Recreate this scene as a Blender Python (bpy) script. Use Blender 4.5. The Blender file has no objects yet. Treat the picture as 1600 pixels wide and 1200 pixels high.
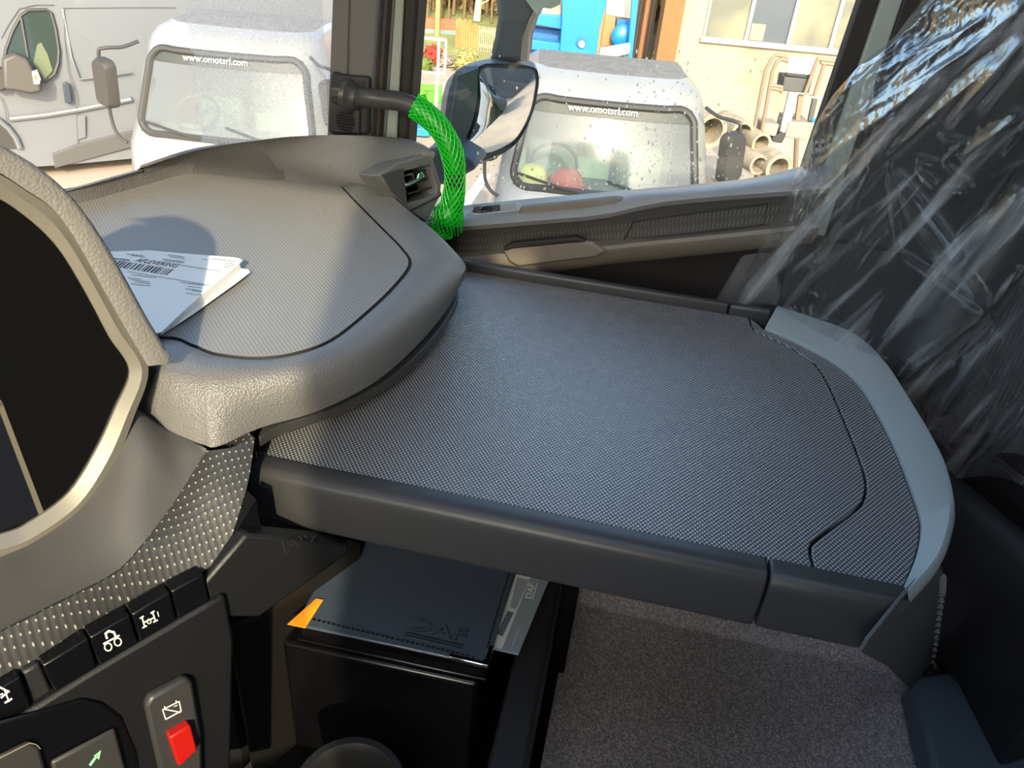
import bpy, bmesh, math, random
from mathutils import Vector, Matrix

random.seed(7)
scene = bpy.context.scene
COL = scene.collection

# ------------------------------------------------------------------ camera
F_PX = 1202.0
CAM = Vector((0.0, 0.0, 1.25))
AZ = math.radians(80.9)
LOOK = Vector((math.sin(AZ), math.cos(AZ), 0.0))      # horizontal view direction
SIDE = Vector((math.cos(AZ), -math.sin(AZ), 0.0))     # horizontal, to the viewer's right
ZUP = Vector((0, 0, 1))
_up = -Vector((-177, -1860, -1202)).normalized()       # world up seen from the camera
_hz = (Vector((0, 0, -1)) - Vector((0, 0, -1)).dot(_up) * _up).normalized()
_rt = _hz.cross(_up).normalized()


def cam_to_world(v):
    return LOOK * v.dot(_hz) + SIDE * v.dot(_rt) + ZUP * v.dot(_up)


cx, cy, cz = (cam_to_world(Vector(a)) for a in ((1, 0, 0), (0, 1, 0), (0, 0, 1)))
cam_data = bpy.data.cameras.new('camera')
cam_data.sensor_width = 36.0
cam_data.lens = 36.0 * F_PX / 1600.0
cam_data.clip_start = 0.02
cam_data.clip_end = 300.0
cam = bpy.data.objects.new('camera', cam_data)
COL.objects.link(cam)
cam.matrix_world = Matrix(((cx.x, cy.x, cz.x, CAM.x), (cx.y, cy.y, cz.y, CAM.y), (cx.z, cy.z, cz.z, CAM.z), (0, 0, 0, 1)))
scene.camera = cam

# ------------------------------------------------------------------ sky, sun, exposure
world = bpy.data.worlds.new('sky')
scene.world = world
world.use_nodes = True
wn = world.node_tree.nodes
wl = world.node_tree.links
wn.clear()
w_out = wn.new('ShaderNodeOutputWorld')
w_bg = wn.new('ShaderNodeBackground')
w_sky = wn.new('ShaderNodeTexSky')
w_sky.sky_type = 'NISHITA'
w_sky.sun_disc = False
w_sky.sun_elevation = math.radians(29)
SUN = Vector((-0.849, -0.21, 0.485)).normalized()      # towards the sun
w_sky.sun_rotation = math.atan2(SUN.x, SUN.y)
w_sky.air_density = 1.0
w_sky.dust_density = 3.5
w_bg.inputs['Strength'].default_value = 0.42
wl.new(w_sky.outputs[0], w_bg.inputs[0])
wl.new(w_bg.outputs[0], w_out.inputs[0])
sun_data = bpy.data.lights.new('sun', 'SUN')
sun_data.energy = 4.1
sun_data.angle = math.radians(0.9)
sun_data.color = (1.0, 0.81, 0.56)
sun = bpy.data.objects.new('sun', sun_data)
COL.objects.link(sun)
sun.rotation_euler = SUN.to_track_quat('Z', 'Y').to_euler()
vs = scene.view_settings
vs.view_transform = 'Standard'
vs.look = 'None'
vs.gamma = 1.0
vs.use_curve_mapping = False
vs.exposure = 0.85
scene.cycles.transparent_max_bounces = 40
scene.cycles.max_bounces = 10
scene.cycles.diffuse_bounces = 5


# ------------------------------------------------------------------ picture ray helpers (place real points on real planes)
def ray(px, py):
    return cam_to_world(Vector(((px - 800) / F_PX, -(py - 600) / F_PX, -1)).normalized())


def pl(px, py, p0, nrm):
    d = ray(px, py)
    return CAM + d * ((Vector(p0) - CAM).dot(nrm) / d.dot(nrm))


def oz(px, py, z):
    return pl(px, py, (0, 0, z), ZUP)


def ox(px, py, x):
    return pl(px, py, (x, 0, 0), Vector((1, 0, 0)))


def dl(px, py, d):
    return pl(px, py, CAM + LOOK * d, LOOK)


# ------------------------------------------------------------------ colours and materials
def lin(c):
    def f(v):
        v /= 255.0
        return v / 12.92 if v <= 0.04045 else ((v + 0.055) / 1.055) ** 2.4
    return (f(c[0]), f(c[1]), f(c[2]), 1.0)


MATS = {}


def mat(name, rgb, rough=0.5, metal=0.0, spec=0.5, bump=None, vary=None, coat=0.0, emit=None, sheen=0.0):
    """rgb in sRGB 0-255; bump=(scale, strength, distance); vary=(scale, rgb2, low, high)"""
    if name in MATS:
        return MATS[name]
    m = bpy.data.materials.new(name)
    m.use_nodes = True
    nt = m.node_tree
    b = nt.nodes['Principled BSDF']
    b.inputs['Base Color'].default_value = lin(rgb)
    b.inputs['Roughness'].default_value = rough
    b.inputs['Metallic'].default_value = metal
    b.inputs['Specular IOR Level'].default_value = spec
    if coat:
        b.inputs['Coat Weight'].default_value = coat
        b.inputs['Coat Roughness'].default_value = 0.05
    if sheen:
        b.inputs['Sheen Weight'].default_value = sheen
    tc = nt.nodes.new('ShaderNodeTexCoord')
    if vary:
        nz = nt.nodes.new('ShaderNodeTexNoise')
        nz.inputs['Scale'].default_value = vary[0]
        nz.inputs['Detail'].default_value = 5
        rp = nt.nodes.new('ShaderNodeValToRGB')
        rp.color_ramp.elements[0].position = vary[2]
        rp.color_ramp.elements[0].color = lin(rgb)
        rp.color_ramp.elements[1].position = vary[3]
        rp.color_ramp.elements[1].color = lin(vary[1])
        nt.links.new(tc.outputs['Object'], nz.inputs['Vector'])
        nt.links.new(nz.outputs['Fac'], rp.inputs['Fac'])
        nt.links.new(rp.outputs['Color'], b.inputs['Base Color'])
    if bump:
        nz = nt.nodes.new('ShaderNodeTexVoronoi' if bump[0] > 200 else 'ShaderNodeTexNoise')
        nz.inputs['Scale'].default_value = bump[0]
        bp = nt.nodes.new('ShaderNodeBump')
        bp.inputs['Strength'].default_value = bump[1]
        bp.inputs['Distance'].default_value = bump[2]
        nt.links.new(tc.outputs['Object'], nz.inputs['Vector'])
        nt.links.new(nz.outputs[0], bp.inputs['Height'])
        nt.links.new(bp.outputs['Normal'], b.inputs['Normal'])
    if emit:
        b.inputs['Emission Color'].default_value = lin(rgb)
        b.inputs['Emission Strength'].default_value = emit
    MATS[name] = m
    return m


def mnode(nt, op, a, b=None):
    n = nt.nodes.new('ShaderNodeMath')
    n.operation = op
    for i, v in enumerate((a, b)):
        if v is None:
            continue
        if isinstance(v, (int, float)):
            n.inputs[i].default_value = v
        else:
            nt.links.new(v, n.inputs[i])
    return n.outputs[0]


def weave(name, rgb, rgb2, pitch, rough=0.45, depth=0.0006, stretch=1.0, angle=0.0, thr=0.15, spec=0.5):
    """woven / embossed fabric look: small raised lozenges in diagonal rows"""
    m = bpy.data.materials.new(name)
    m.use_nodes = True
    nt = m.node_tree
    b = nt.nodes['Principled BSDF']
    b.inputs['Roughness'].default_value = rough
    b.inputs['Specular IOR Level'].default_value = spec
    tc = nt.nodes.new('ShaderNodeTexCoord')
    mp = nt.nodes.new('ShaderNodeMapping')
    mp.inputs['Rotation'].default_value = (0, 0, angle)
    nt.links.new(tc.outputs['Object'], mp.inputs['Vector'])
    sp = nt.nodes.new('ShaderNodeSeparateXYZ')
    nt.links.new(mp.outputs[0], sp.inputs[0])
    k = 2 * math.pi / pitch
    su = mnode(nt, 'SINE', mnode(nt, 'MULTIPLY', sp.outputs[0], k / stretch))
    sv = mnode(nt, 'SINE', mnode(nt, 'MULTIPLY', sp.outputs[1], k))
    h = mnode(nt, 'MULTIPLY', su, sv)
    rp = nt.nodes.new('ShaderNodeValToRGB')
    rp.color_ramp.elements[0].position = thr
    rp.color_ramp.elements[0].color = lin(rgb)
    rp.color_ramp.elements[1].position = 0.9
    rp.color_ramp.elements[1].color = lin(rgb2)
    nt.links.new(h, rp.inputs[0])
    nt.links.new(rp.outputs[0], b.inputs['Base Color'])
    bp = nt.nodes.new('ShaderNodeBump')
    bp.inputs['Strength'].default_value = 0.8
    bp.inputs['Distance'].default_value = depth
    nt.links.new(h, bp.inputs['Height'])
    nt.links.new(bp.outputs[0], b.inputs['Normal'])
    MATS[name] = m
    return m


def glass(name, tint=(250, 252, 250), refl=1.0, rough=0.0, mist=None, haze=0.0):
    """thin pane: clear transmission plus fresnel reflection; mist = node group of condensation mask"""
    m = bpy.data.materials.new(name)
    m.use_nodes = True
    nt = m.node_tree
    nt.nodes.clear()
    out = nt.nodes.new('ShaderNodeOutputMaterial')
    tr = nt.nodes.new('ShaderNodeBsdfTransparent')
    tr.inputs[0].default_value = lin(tint)
    gl = nt.nodes.new('ShaderNodeBsdfGlossy')
    gl.inputs['Roughness'].default_value = rough
    fr = nt.nodes.new('ShaderNodeFresnel')
    fr.inputs[0].default_value = 1.45
    fac = mnode(nt, 'MULTIPLY', fr.outputs[0], refl)
    mx = nt.nodes.new('ShaderNodeMixShader')
    nt.links.new(fac, mx.inputs[0])
    nt.links.new(tr.outputs[0], mx.inputs[1])
    nt.links.new(gl.outputs[0], mx.inputs[2])
    last = mx
    if mist:
        tc = nt.nodes.new('ShaderNodeTexCoord')
        sp = nt.nodes.new('ShaderNodeSeparateXYZ')
        nt.links.new(tc.outputs['Object'], sp.inputs[0])
        nz = nt.nodes.new('ShaderNodeTexNoise')
        nz.inputs['Scale'].default_value = 60
        nz.inputs['Detail'].default_value = 6
        nt.links.new(tc.outputs['Object'], nz.inputs['Vector'])
        wob = mnode(nt, 'MULTIPLY', mnode(nt, 'SUBTRACT', nz.outputs['Fac'], 0.5), 0.03)
        e = mnode(nt, 'ADD', sp.outputs[0], wob)
        edge = nt.nodes.new('ShaderNodeMapRange')
        edge.inputs[1].default_value = mist[0]
        edge.inputs[2].default_value = mist[0] + 0.004
        nt.links.new(e, edge.inputs[0])
        n2 = nt.nodes.new('ShaderNodeTexNoise')
        n2.inputs['Scale'].default_value = 260
        n2.inputs['Detail'].default_value = 4
        nt.links.new(tc.outputs['Object'], n2.inputs['Vector'])
        dens = nt.nodes.new('ShaderNodeMapRange')
        dens.inputs[1].default_value = 0.38
        dens.inputs[2].default_value = 0.6
        dens.inputs[3].default_value = 0.32
        dens.inputs[4].default_value = mist[1]
        nt.links.new(n2.outputs['Fac'], dens.inputs[0])
        mf = mnode(nt, 'MULTIPLY', edge.outputs[0], dens.outputs[0])
        tl = nt.nodes.new('ShaderNodeBsdfTranslucent')
        tl.inputs[0].default_value = (0.62, 0.63, 0.59, 1)
        df = nt.nodes.new('ShaderNodeBsdfDiffuse')
        df.inputs[0].default_value = (0.56, 0.57, 0.53, 1)
        m2 = nt.nodes.new('ShaderNodeMixShader')
        m2.inputs[0].default_value = 0.4
        nt.links.new(tl.outputs[0], m2.inputs[1])
        nt.links.new(df.outputs[0], m2.inputs[2])
        m3 = nt.nodes.new('ShaderNodeMixShader')
        nt.links.new(mf, m3.inputs[0])
        nt.links.new(mx.outputs[0], m3.inputs[1])
        nt.links.new(m2.outputs[0], m3.inputs[2])
        last = m3
    if haze:
        df = nt.nodes.new('ShaderNodeBsdfDiffuse')
        df.inputs[0].default_value = (0.85, 0.9, 0.95, 1)
        m4 = nt.nodes.new('ShaderNodeMixShader')
        m4.inputs[0].default_value = haze
        nt.links.new(last.outputs[0], m4.inputs[1])
        nt.links.new(df.outputs[0], m4.inputs[2])
        last = m4
    nt.links.new(last.outputs[0], out.inputs[0])
    MATS[name] = m
    return m


# ------------------------------------------------------------------ mesh builder
class MB:
    def __init__(self):
        self.v, self.f = [], []

    def add(self, vs_, fs_):
        o = len(self.v)
        self.v += [Vector(p) for p in vs_]
        self.f += [tuple(i + o for i in f) for f in fs_]
        return self

    def box(self, c, s, rz=0.0, M=None):
        m = M or (Matrix.Translation(Vector(c)) @ Matrix.Rotation(rz, 4, 'Z'))
        pts = [m @ Vector((x * s[0] / 2, y * s[1] / 2, z * s[2] / 2)) for x in (-1, 1) for y in (-1, 1) for z in (-1, 1)]
        return self.add(pts, [(0, 1, 3, 2), (4, 6, 7, 5), (0, 4, 5, 1), (2, 3, 7, 6), (0, 2, 6, 4), (1, 5, 7, 3)])

    def prism(self, poly, ext):
        """polygon of 3-D points pushed along vector ext (solid)"""
        n = len(poly)
        ext = Vector(ext)
        a = [Vector(p) for p in poly]
        b = [p + ext for p in a]
        fs = [tuple(range(n))[::-1], tuple(range(n, 2 * n))]
        fs += [(i, (i + 1) % n, n + (i + 1) % n, n + i) for i in range(n)]
        return self.add(a + b, fs)

    def ring(self, outer, inner, ext):
        """frame: outer polygon with an inner hole (same point count), pushed along ext"""
        n = len(outer)
        ext = Vector(ext)
        a, b = [Vector(p) for p in outer], [Vector(p) for p in inner]
        vs_ = a + b + [p + ext for p in a] + [p + ext for p in b]
        fs = []
        for i in range(n):
            j = (i + 1) % n
            fs += [(i, j, n + j, n + i), (2 * n + i, 3 * n + i, 3 * n + j, 2 * n + j),
                   (i, 2 * n + i, 2 * n + j, j), (n + i, n + j, 3 * n + j, 3 * n + i)]
        return self.add(vs_, fs)

    def loft(self, loops, closed=True, cap0=False, cap1=False):
        n = len(loops[0])
        vs_ = [p for lp in loops for p in lp]
        fs = []
        for k in range(len(loops) - 1):
            for i in range(n if closed else n - 1):
                j = (i + 1) % n
                fs.append((k * n + i, k * n + j, (k + 1) * n + j, (k + 1) * n + i))
        if cap0:
            fs.append(tuple(range(n))[::-1])
        if cap1:
            o = (len(loops) - 1) * n
            fs.append(tuple(range(o, o + n)))
        return self.add(vs_, fs)

    def tube(self, path, r, seg=10, caps=True):
        path = [Vector(p) for p in path]
        rr = r if isinstance(r, (list, tuple)) else [r] * len(path)
        loops = []
        prev = None
        for i, p in enumerate(path):
            t = (path[min(i + 1, len(path) - 1)] - path[max(i - 1, 0)]).normalized()
            a = prev if prev is not None else (Vector((0, 0, 1)) if abs(t.z) < 0.9 else Vector((1, 0, 0)))
            a = (a - t * a.dot(t)).normalized()
            prev = a
            b = t.cross(a)
            loops.append([p + (a * math.cos(q) + b * math.sin(q)) * rr[i] for q in [2 * math.pi * k / seg for k in range(seg)]])
        return self.loft(loops, True, caps, caps)

    def lathe(self, c, prof, seg=24, axis=ZUP, caps=True):
        axis = Vector(axis).normalized()
        a = axis.orthogonal().normalized()
        b = axis.cross(a)
        loops = []
        for r, h in prof:
            loops.append([Vector(c) + axis * h + (a * math.cos(q) + b * math.sin(q)) * max(r, 1e-4) for q in [2 * math.pi * k / seg for k in range(seg)]])
        return self.loft(loops, True, caps, caps)

    def ball(self, c, r, sq=(1, 1, 1), seg=16, rings=10):
        loops = []
        for k in range(rings + 1):
            th = math.pi * k / rings
            loops.append([Vector(c) + Vector((sq[0] * r * max(math.sin(th), 1e-3) * math.cos(q), sq[1] * r * max(math.sin(th), 1e-3) * math.sin(q), sq[2] * r * math.cos(th))) for q in [2 * math.pi * i / seg for i in range(seg)]])
        return self.loft(loops)

    def strip(self, pts, w, fn, lift=Vector((0, 0, 0))):
        """flat printed stroke: picture-plane points and width mapped by fn to a surface"""
        for (a, b) in zip(pts[:-1], pts[1:]):
            dx, dy = b[0] - a[0], b[1] - a[1]
            q = math.hypot(dx, dy) or 1
            nx, ny = -dy / q * w / 2, dx / q * w / 2
            ex, ey = dx / q * w / 3, dy / q * w / 3
            self.add([fn(a[0] + nx - ex, a[1] + ny - ey) + lift, fn(a[0] - nx - ex, a[1] - ny - ey) + lift, fn(b[0] - nx + ex, b[1] - ny + ey) + lift, fn(b[0] + nx + ex, b[1] + ny + ey) + lift], [(0, 1, 2, 3)])
        return self


ORIGIN = {}


def obj(name, mb, m, parent=None, smooth=False, bevel=0.0, seg=2, sub=0, solid=0.0, angle=40):
    me = bpy.data.meshes.new(name)
    base = Vector((0, 0, 0))
    if parent is None:
        xs = [p.x for p in mb.v]; ys = [p.y for p in mb.v]; zs = [p.z for p in mb.v]
        base = Vector(((min(xs) + max(xs)) / 2, (min(ys) + max(ys)) / 2, min(zs)))
    me.from_pydata([tuple(p - base) for p in mb.v], [], mb.f)
    bm = bmesh.new()
    bm.from_mesh(me)
    bmesh.ops.remove_doubles(bm, verts=bm.verts, dist=1e-5)
    bmesh.ops.recalc_face_normals(bm, faces=bm.faces)
    bm.to_mesh(me)
    bm.free()
    o = bpy.data.objects.new(name, me)
    COL.objects.link(o)
    o.location = base
    me.materials.append(m)
    if parent is not None:
        o.parent = parent
        o.matrix_parent_inverse = WORLD_M[parent.name].inverted()
        WORLD_M[o.name] = Matrix.Identity(4)
    else:
        WORLD_M[o.name] = Matrix.Translation(base)
    if solid:
        md = o.modifiers.new('solid', 'SOLIDIFY'); md.thickness = solid; md.offset = 0
    if bevel:
        md = o.modifiers.new('bevel', 'BEVEL'); md.width = bevel; md.segments = seg; md.limit_method = 'ANGLE'; md.angle_limit = math.radians(30)
    if sub:
        md = o.modifiers.new('sub', 'SUBSURF'); md.levels = sub; md.render_levels = sub
    if smooth or bevel or sub:
        for p in me.polygons:
            p.use_smooth = True
        if not sub:
            me.set_sharp_from_angle(angle=math.radians(angle))
    return o


WORLD_M = {}


def thing(name, label, cat, loc=(0, 0, 0), rz=0.0, group=None, kind=None):
    o = bpy.data.objects.new(name, None)
    o.empty_display_size = 0.05
    COL.objects.link(o)
    M = Matrix.Translation(Vector(loc)) @ Matrix.Rotation(rz, 4, 'Z')
    o.matrix_world = M
    WORLD_M[o.name] = M
    return tag(o, label, cat, group, kind)


def tag(o, label=None, cat=None, group=None, kind=None):
    if label: o['label'] = label
    if cat: o['category'] = cat
    if group: o['group'] = group
    if kind: o['kind'] = kind
    return o


def text(name, body, origin, xd, yd, size, m, parent, extrude=0.0004, stretch=1.0, shear=0.0, width=None):
    cu = bpy.data.curves.new(name, 'FONT')
    cu.body = body
    cu.size = size
    cu.extrude = extrude
    cu.shear = shear
    cu.resolution_u = 3
    tmp = bpy.data.objects.new(name + '_tmp', cu)
    me = bpy.data.meshes.new_from_object(tmp)
    bpy.data.objects.remove(tmp)
    bpy.data.curves.remove(cu)
    me.materials.clear()
    me.materials.append(m)
    wd = max((v.co.x for v in me.vertices), default=1) or 1
    k = (width / wd) if width else stretch
    xd = Vector(xd).normalized(); yd = Vector(yd).normalized(); zd = xd.cross(yd).normalized(); yd = zd.cross(xd)
    M = Matrix(((xd.x * k, yd.x, zd.x, origin[0]), (xd.y * k, yd.y, zd.y, origin[1]), (xd.z * k, yd.z, zd.z, origin[2]), (0, 0, 0, 1)))
    me.transform(M)
    o = bpy.data.objects.new(name, me)
    COL.objects.link(o)
    o.parent = parent
    o.matrix_parent_inverse = WORLD_M[parent.name].inverted()
    WORLD_M[o.name] = Matrix.Identity(4)
    return o


def spline(pts, m=6, closed=True):
    """Catmull-Rom through 3-D key points, m samples per segment"""
    pts = [Vector(p) for p in pts]
    n = len(pts)
    out = []
    for i in range(n if closed else n - 1):
        g = (lambda k: pts[k % n]) if closed else (lambda k: pts[min(max(k, 0), n - 1)])
        p0, p1, p2, p3 = g(i - 1), g(i), g(i + 1), g(i + 2)
        for s in range(m):
            t = s / m
            out.append(0.5 * ((2 * p1) + (p2 - p0) * t + (2 * p0 - 5 * p1 + 4 * p2 - p3) * t * t + (3 * p1 - p0 - 3 * p2 + p3) * t ** 3))
    if not closed:
        out.append(pts[-1])
    return out


def round_rect(w, h, r, n=5):
    pts = []
    for (sx, sy, a0) in ((1, 1, 0), (-1, 1, 90), (-1, -1, 180), (1, -1, 270)):
        for k in range(n + 1):
            a = math.radians(a0 + 90 * k / n)
            pts.append((sx * (w / 2 - r) + r * math.cos(a), sy * (h / 2 - r) + r * math.sin(a)))
    return pts
# ------------------------------------------------------------------ shared materials
M_LIP = mat('dash_grained_plastic', (104, 103, 103), 0.48, spec=0.7, bump=(420, 0.7, 0.0012))
M_TRAY = weave('dash_tray_weave', (124, 122, 120), (150, 148, 146), 0.0066, 0.5, 0.0003)
M_TABLE = weave('table_weave', (66, 67, 70), (178, 179, 184), 0.0054, 0.27, 0.0003, stretch=1.3, thr=0.0, spec=1.0)
M_RAIL = mat('satin_black_plastic', (52, 52, 54), 0.42, bump=(900, 0.12, 0.0003))
M_RIM = mat('slate_grey_soft_plastic', (144, 156, 160), 0.42, spec=0.9, bump=(800, 0.2, 0.0004))
M_FASCIA = mat('fascia_grey', (67, 66, 66), 0.5, bump=(700, 0.25, 0.0005))
M_DOTTED = weave('fascia_dotted', (44, 44, 45), (150, 146, 138), 0.0100, 0.5, 0.0002, thr=0.80)
M_DARK = mat('charcoal_plastic', (30, 30, 33), 0.55, bump=(500, 0.25, 0.0006))
M_BLACK = mat('black_gloss_plastic', (9, 9, 11), 0.25)
M_DOOR = mat('door_grey_plastic', (138, 139, 143), 0.36, spec=0.9, bump=(600, 0.2, 0.0004))
M_DOORW = weave('door_woven_panel', (84, 82, 81), (116, 113, 111), 0.007, 0.6, 0.0005)
M_DOORB = mat('door_beige_plastic', (112, 104, 95), 0.55, bump=(600, 0.2, 0.0004))
M_DOORD = mat('door_dark_carpet', (40, 36, 36), 0.9, bump=(300, 0.4, 0.001))
M_PILLAR = mat('pillar_grey_plastic', (88, 87, 88), 0.55, bump=(600, 0.2, 0.0004))
M_SEAL = mat('black_rubber_seal', (34, 30, 28), 0.7)
M_METALG = mat('painted_grey_metal', (150, 158, 154), 0.4)
M_TRIMLIGHT = mat('light_headliner', (190, 186, 178), 0.9)
M_CARPET = mat('cab_floor_carpet', (146, 138, 140), 0.95, bump=(380, 0.9, 0.003), vary=(240, (206, 198, 200), 0.42, 0.68))
M_BEZEL = mat('satin_champagne_bezel', (122, 118, 110), 0.35, metal=0.3)
M_HOOD = mat('grained_hood', (106, 104, 102), 0.6, bump=(330, 0.5, 0.0012))
M_SCREEN = mat('dark_display_glass', (10, 9, 8), 0.12, bump=None, vary=(900, (16, 15, 13), 0.6, 0.7))
M_WHITEPRINT = mat('white_print', (225, 225, 220), 0.6)
M_RED = mat('red_switch_plastic', (176, 22, 14), 0.4)
M_CHROME = mat('bright_chrome', (225, 225, 225), 0.12, metal=1.0)
M_PANE = glass('side_window_glass', (246, 250, 248), 0.9)
M_WIND = glass('windshield_glass', (246, 250, 248), 0.9, mist=(0.0, 0.50))

GROUND = -1.95

# ------------------------------------------------------------------ cab shell
floor = obj('floor', MB().box((0.15, -0.35, -0.03), (2.1, 2.7, 0.06)), M_CARPET)
tag(floor, 'dark brown speckled carpet on the cab floor', kind='structure')
# raised carpet-covered sill along the passenger door
sill = MB()
sill.loft([[Vector((1.13, y, 0)), Vector((1.15, y, 0.035)), Vector((1.20, y, 0.05)), Vector((1.47, y, 0.05)), Vector((1.47, y, -0.06)), Vector((1.13, y, -0.06))] for y in (0.95, -1.68)], True, True, True)
tag(obj('trim_1', sill, M_CARPET, smooth=True), 'carpeted door sill step beside the cab floor', kind='structure')

WX = -0.90
wall = MB()
outer = [(WX, 1.05, 0), (WX, 1.05, 2.12), (WX, -0.20, 2.12), (WX, -0.20, 0)]
inner = [(WX, 0.52, 0.95), (WX, 0.52, 2.035), (WX, -0.035, 2.035), (WX, -0.10, 0.95)]
wall.ring(outer, inner, (-0.06, 0, 0))
SUN_SLOT = [(WX, -0.290, 1.915), (WX, -0.290, 1.965), (WX, -0.365, 1.965), (WX, -0.365, 1.915)]  # unseen slot, added so a patch of sun reaches the passenger door
wall.ring([(WX, -0.20, 0), (WX, -0.20, 2.12), (WX, -1.7, 2.12), (WX, -1.7, 0)], SUN_SLOT, (-0.02, 0, 0))
tag(obj('sun_slot_pane', MB().prism([Vector(p) + Vector((-0.008, 0, 0)) for p in SUN_SLOT], (-0.004, 0, 0)), M_PANE), 'small high pane behind the driver, added to let sun onto the door', kind='structure')
tag(obj('wall_left', wall, M_TRIMLIGHT), 'driver side cab wall with its window opening', kind='structure')
tag(obj('window_3', MB().prism([(WX - 0.03, 0.52, 0.95), (WX - 0.03, 0.52, 2.035), (WX - 0.03, -0.035, 2.035), (WX - 0.03, -0.10, 0.95)], (-0.004, 0, 0)), M_PANE), 'driver side window pane', kind='structure')
ceil = MB().ring([(-0.98, 1.15, 2.12), (1.52, 1.15, 2.12), (1.52, -1.75, 2.12), (-0.98, -1.75, 2.12)], [(-0.25, 0.55, 2.12), (0.95, 0.55, 2.12), (0.95, -0.75, 2.12), (-0.25, -0.75, 2.12)], (0, 0, 0.06))
tag(obj('added_hatch_pane', MB().prism([(-0.25, 0.55, 2.16), (0.95, 0.55, 2.16), (0.95, -0.75, 2.16), (-0.25, -0.75, 2.16)], (0, 0, 0.005)), M_PANE), 'clear roof hatch pane added to the cab ceiling for more light', kind='structure')  # unseen hatch, added to bring more skylight into the cab
tag(obj('ceiling', ceil, M_TRIMLIGHT), 'light cab headliner above the seats', kind='structure')
tag(obj('wall_rear', MB().box((0.27, -1.73, 1.09), (2.4, 0.06, 2.0)), M_TRIMLIGHT), 'rear wall of the cab behind the seats', kind='structure')
# passenger side: panel behind the door opening and header above it
wr = MB()
wr.box((1.50, -1.06, 1.03), (0.06, 1.30, 2.2))
wr.box((1.50, 0.35, 1.96), (0.06, 1.5, 0.35))
wr.box((1.50, 0.565, 1.03), (0.06, 0.09, 2.2))
tag(obj('wall_right', wr, M_PILLAR), 'passenger side cab wall around the door opening', kind='structure')
# front bulkhead below and header above the windshield
wf = MB()


def wy(x, z):
    u = (x - 0.25) / 1.12
    return 1.10 - 0.17 * u * u - 0.30 * u ** 6 - 0.10 * (z - 0.78) * (1 - min(1, abs(u)) ** 4)


xs = [-0.87 + 2.26 * k / 20 for k in range(21)]
wf.loft([[Vector((x, wy(x, 0.74) + 0.02, 0.0)) for x in xs], [Vector((x, wy(x, 0.74) + 0.02, 0.74)) for x in xs],
         [Vector((x, wy(x, 0.74) + 0.10, 0.74)) for x in xs], [Vector((x, wy(x, 0.74) + 0.10, 0.0)) for x in xs]], False)
wf.loft([[Vector((x, wy(x, 1.85), 1.85)) for x in xs], [Vector((x, wy(x, 1.85), 2.15)) for x in xs],
         [Vector((x, wy(x, 1.85) + 0.06, 2.15)) for x in xs], [Vector((x, wy(x, 1.85) + 0.06, 1.85)) for x in xs]], False)
tag(obj('wall_front', wf, M_DARK), 'cab bulkhead under and above the windshield', kind='structure')
ws = MB()
ws.loft([[Vector((x, wy(x, z) + 0.03, z)) for x in xs] for z in [0.74 + 1.11 * k / 6 for k in range(7)]], False)
wsh = obj('window_1', ws, M_WIND, smooth=True)
tag(wsh, 'windshield pane, fogged with fine condensation on its passenger side', kind='structure')


def on_wind(px, py):
    d = ray(px, py)
    lo, hi = 0.3, 4.0
    for _ in range(50):
        t = (lo + hi) / 2
        p = CAM + d * t
        if p.y > wy(p.x, p.z) + 0.03:
            hi = t
        else:
            lo = t
    return CAM + d * lo


MIST_X = on_wind(297, 120).x - wsh.location.x
for nd in M_WIND.node_tree.nodes:
    if nd.type == 'MAP_RANGE' and abs(nd.inputs[2].default_value - 0.004) < 1e-6:
        nd.inputs[1].default_value = MIST_X
        nd.inputs[2].default_value = MIST_X + 0.004

# ------------------------------------------------------------------ A-pillar of the passenger side
pil = thing('trim_2', 'grey front pillar trim with small speaker beside the windshield', None, (1.36, 0.55, 0.7), kind='structure')


def zline(a, b, X, zs):
    """vertical edge through two picture points on plane x=X"""
    p, q = ox(*a, X), ox(*b, X)
    return [p + (q - p) * ((z - p.z) / (q.z - p.z)) for z in zs]


def pillar_strip(name, tl, tr, bl, br, X, thick, m, bev=0.003):
    l = zline((tl, 0), (bl, 212), X, (0.66, 1.9))
    r = zline((tr, 0), (br, 212), X, (0.66, 1.9))
    return obj(name, MB().prism([l[0], r[0], r[1], l[1]], (thick, 0, 0)), m, pil, bevel=bev)


pillar_strip('side_facet', 519, 546, 511, 541, 1.352, 0.08, M_PILLAR, 0.006)
pillar_strip('main_facet', 545, 593, 540, 579, 1.347, 0.08, M_PILLAR, 0.006)
pillar_strip('shadow_gap', 592, 606, 578, 592, 1.385, 0.05, M_SEAL)
pillar_strip('inner_lip', 599, 606, 586, 592, 1.372, 0.05, mat('brown_edge', (66, 56, 50), 0.6))
pillar_strip('painted_flange', 606, 631, 592, 620, 1.40, 0.05, M_METALG)
pillar_strip('flange_shadow', 612, 617, 598, 603, 1.396, 0.01, M_PILLAR, 0)
pillar_strip('rubber_seal', 630, 653, 619, 638, 1.39, 0.06, M_SEAL, 0.006)
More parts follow.
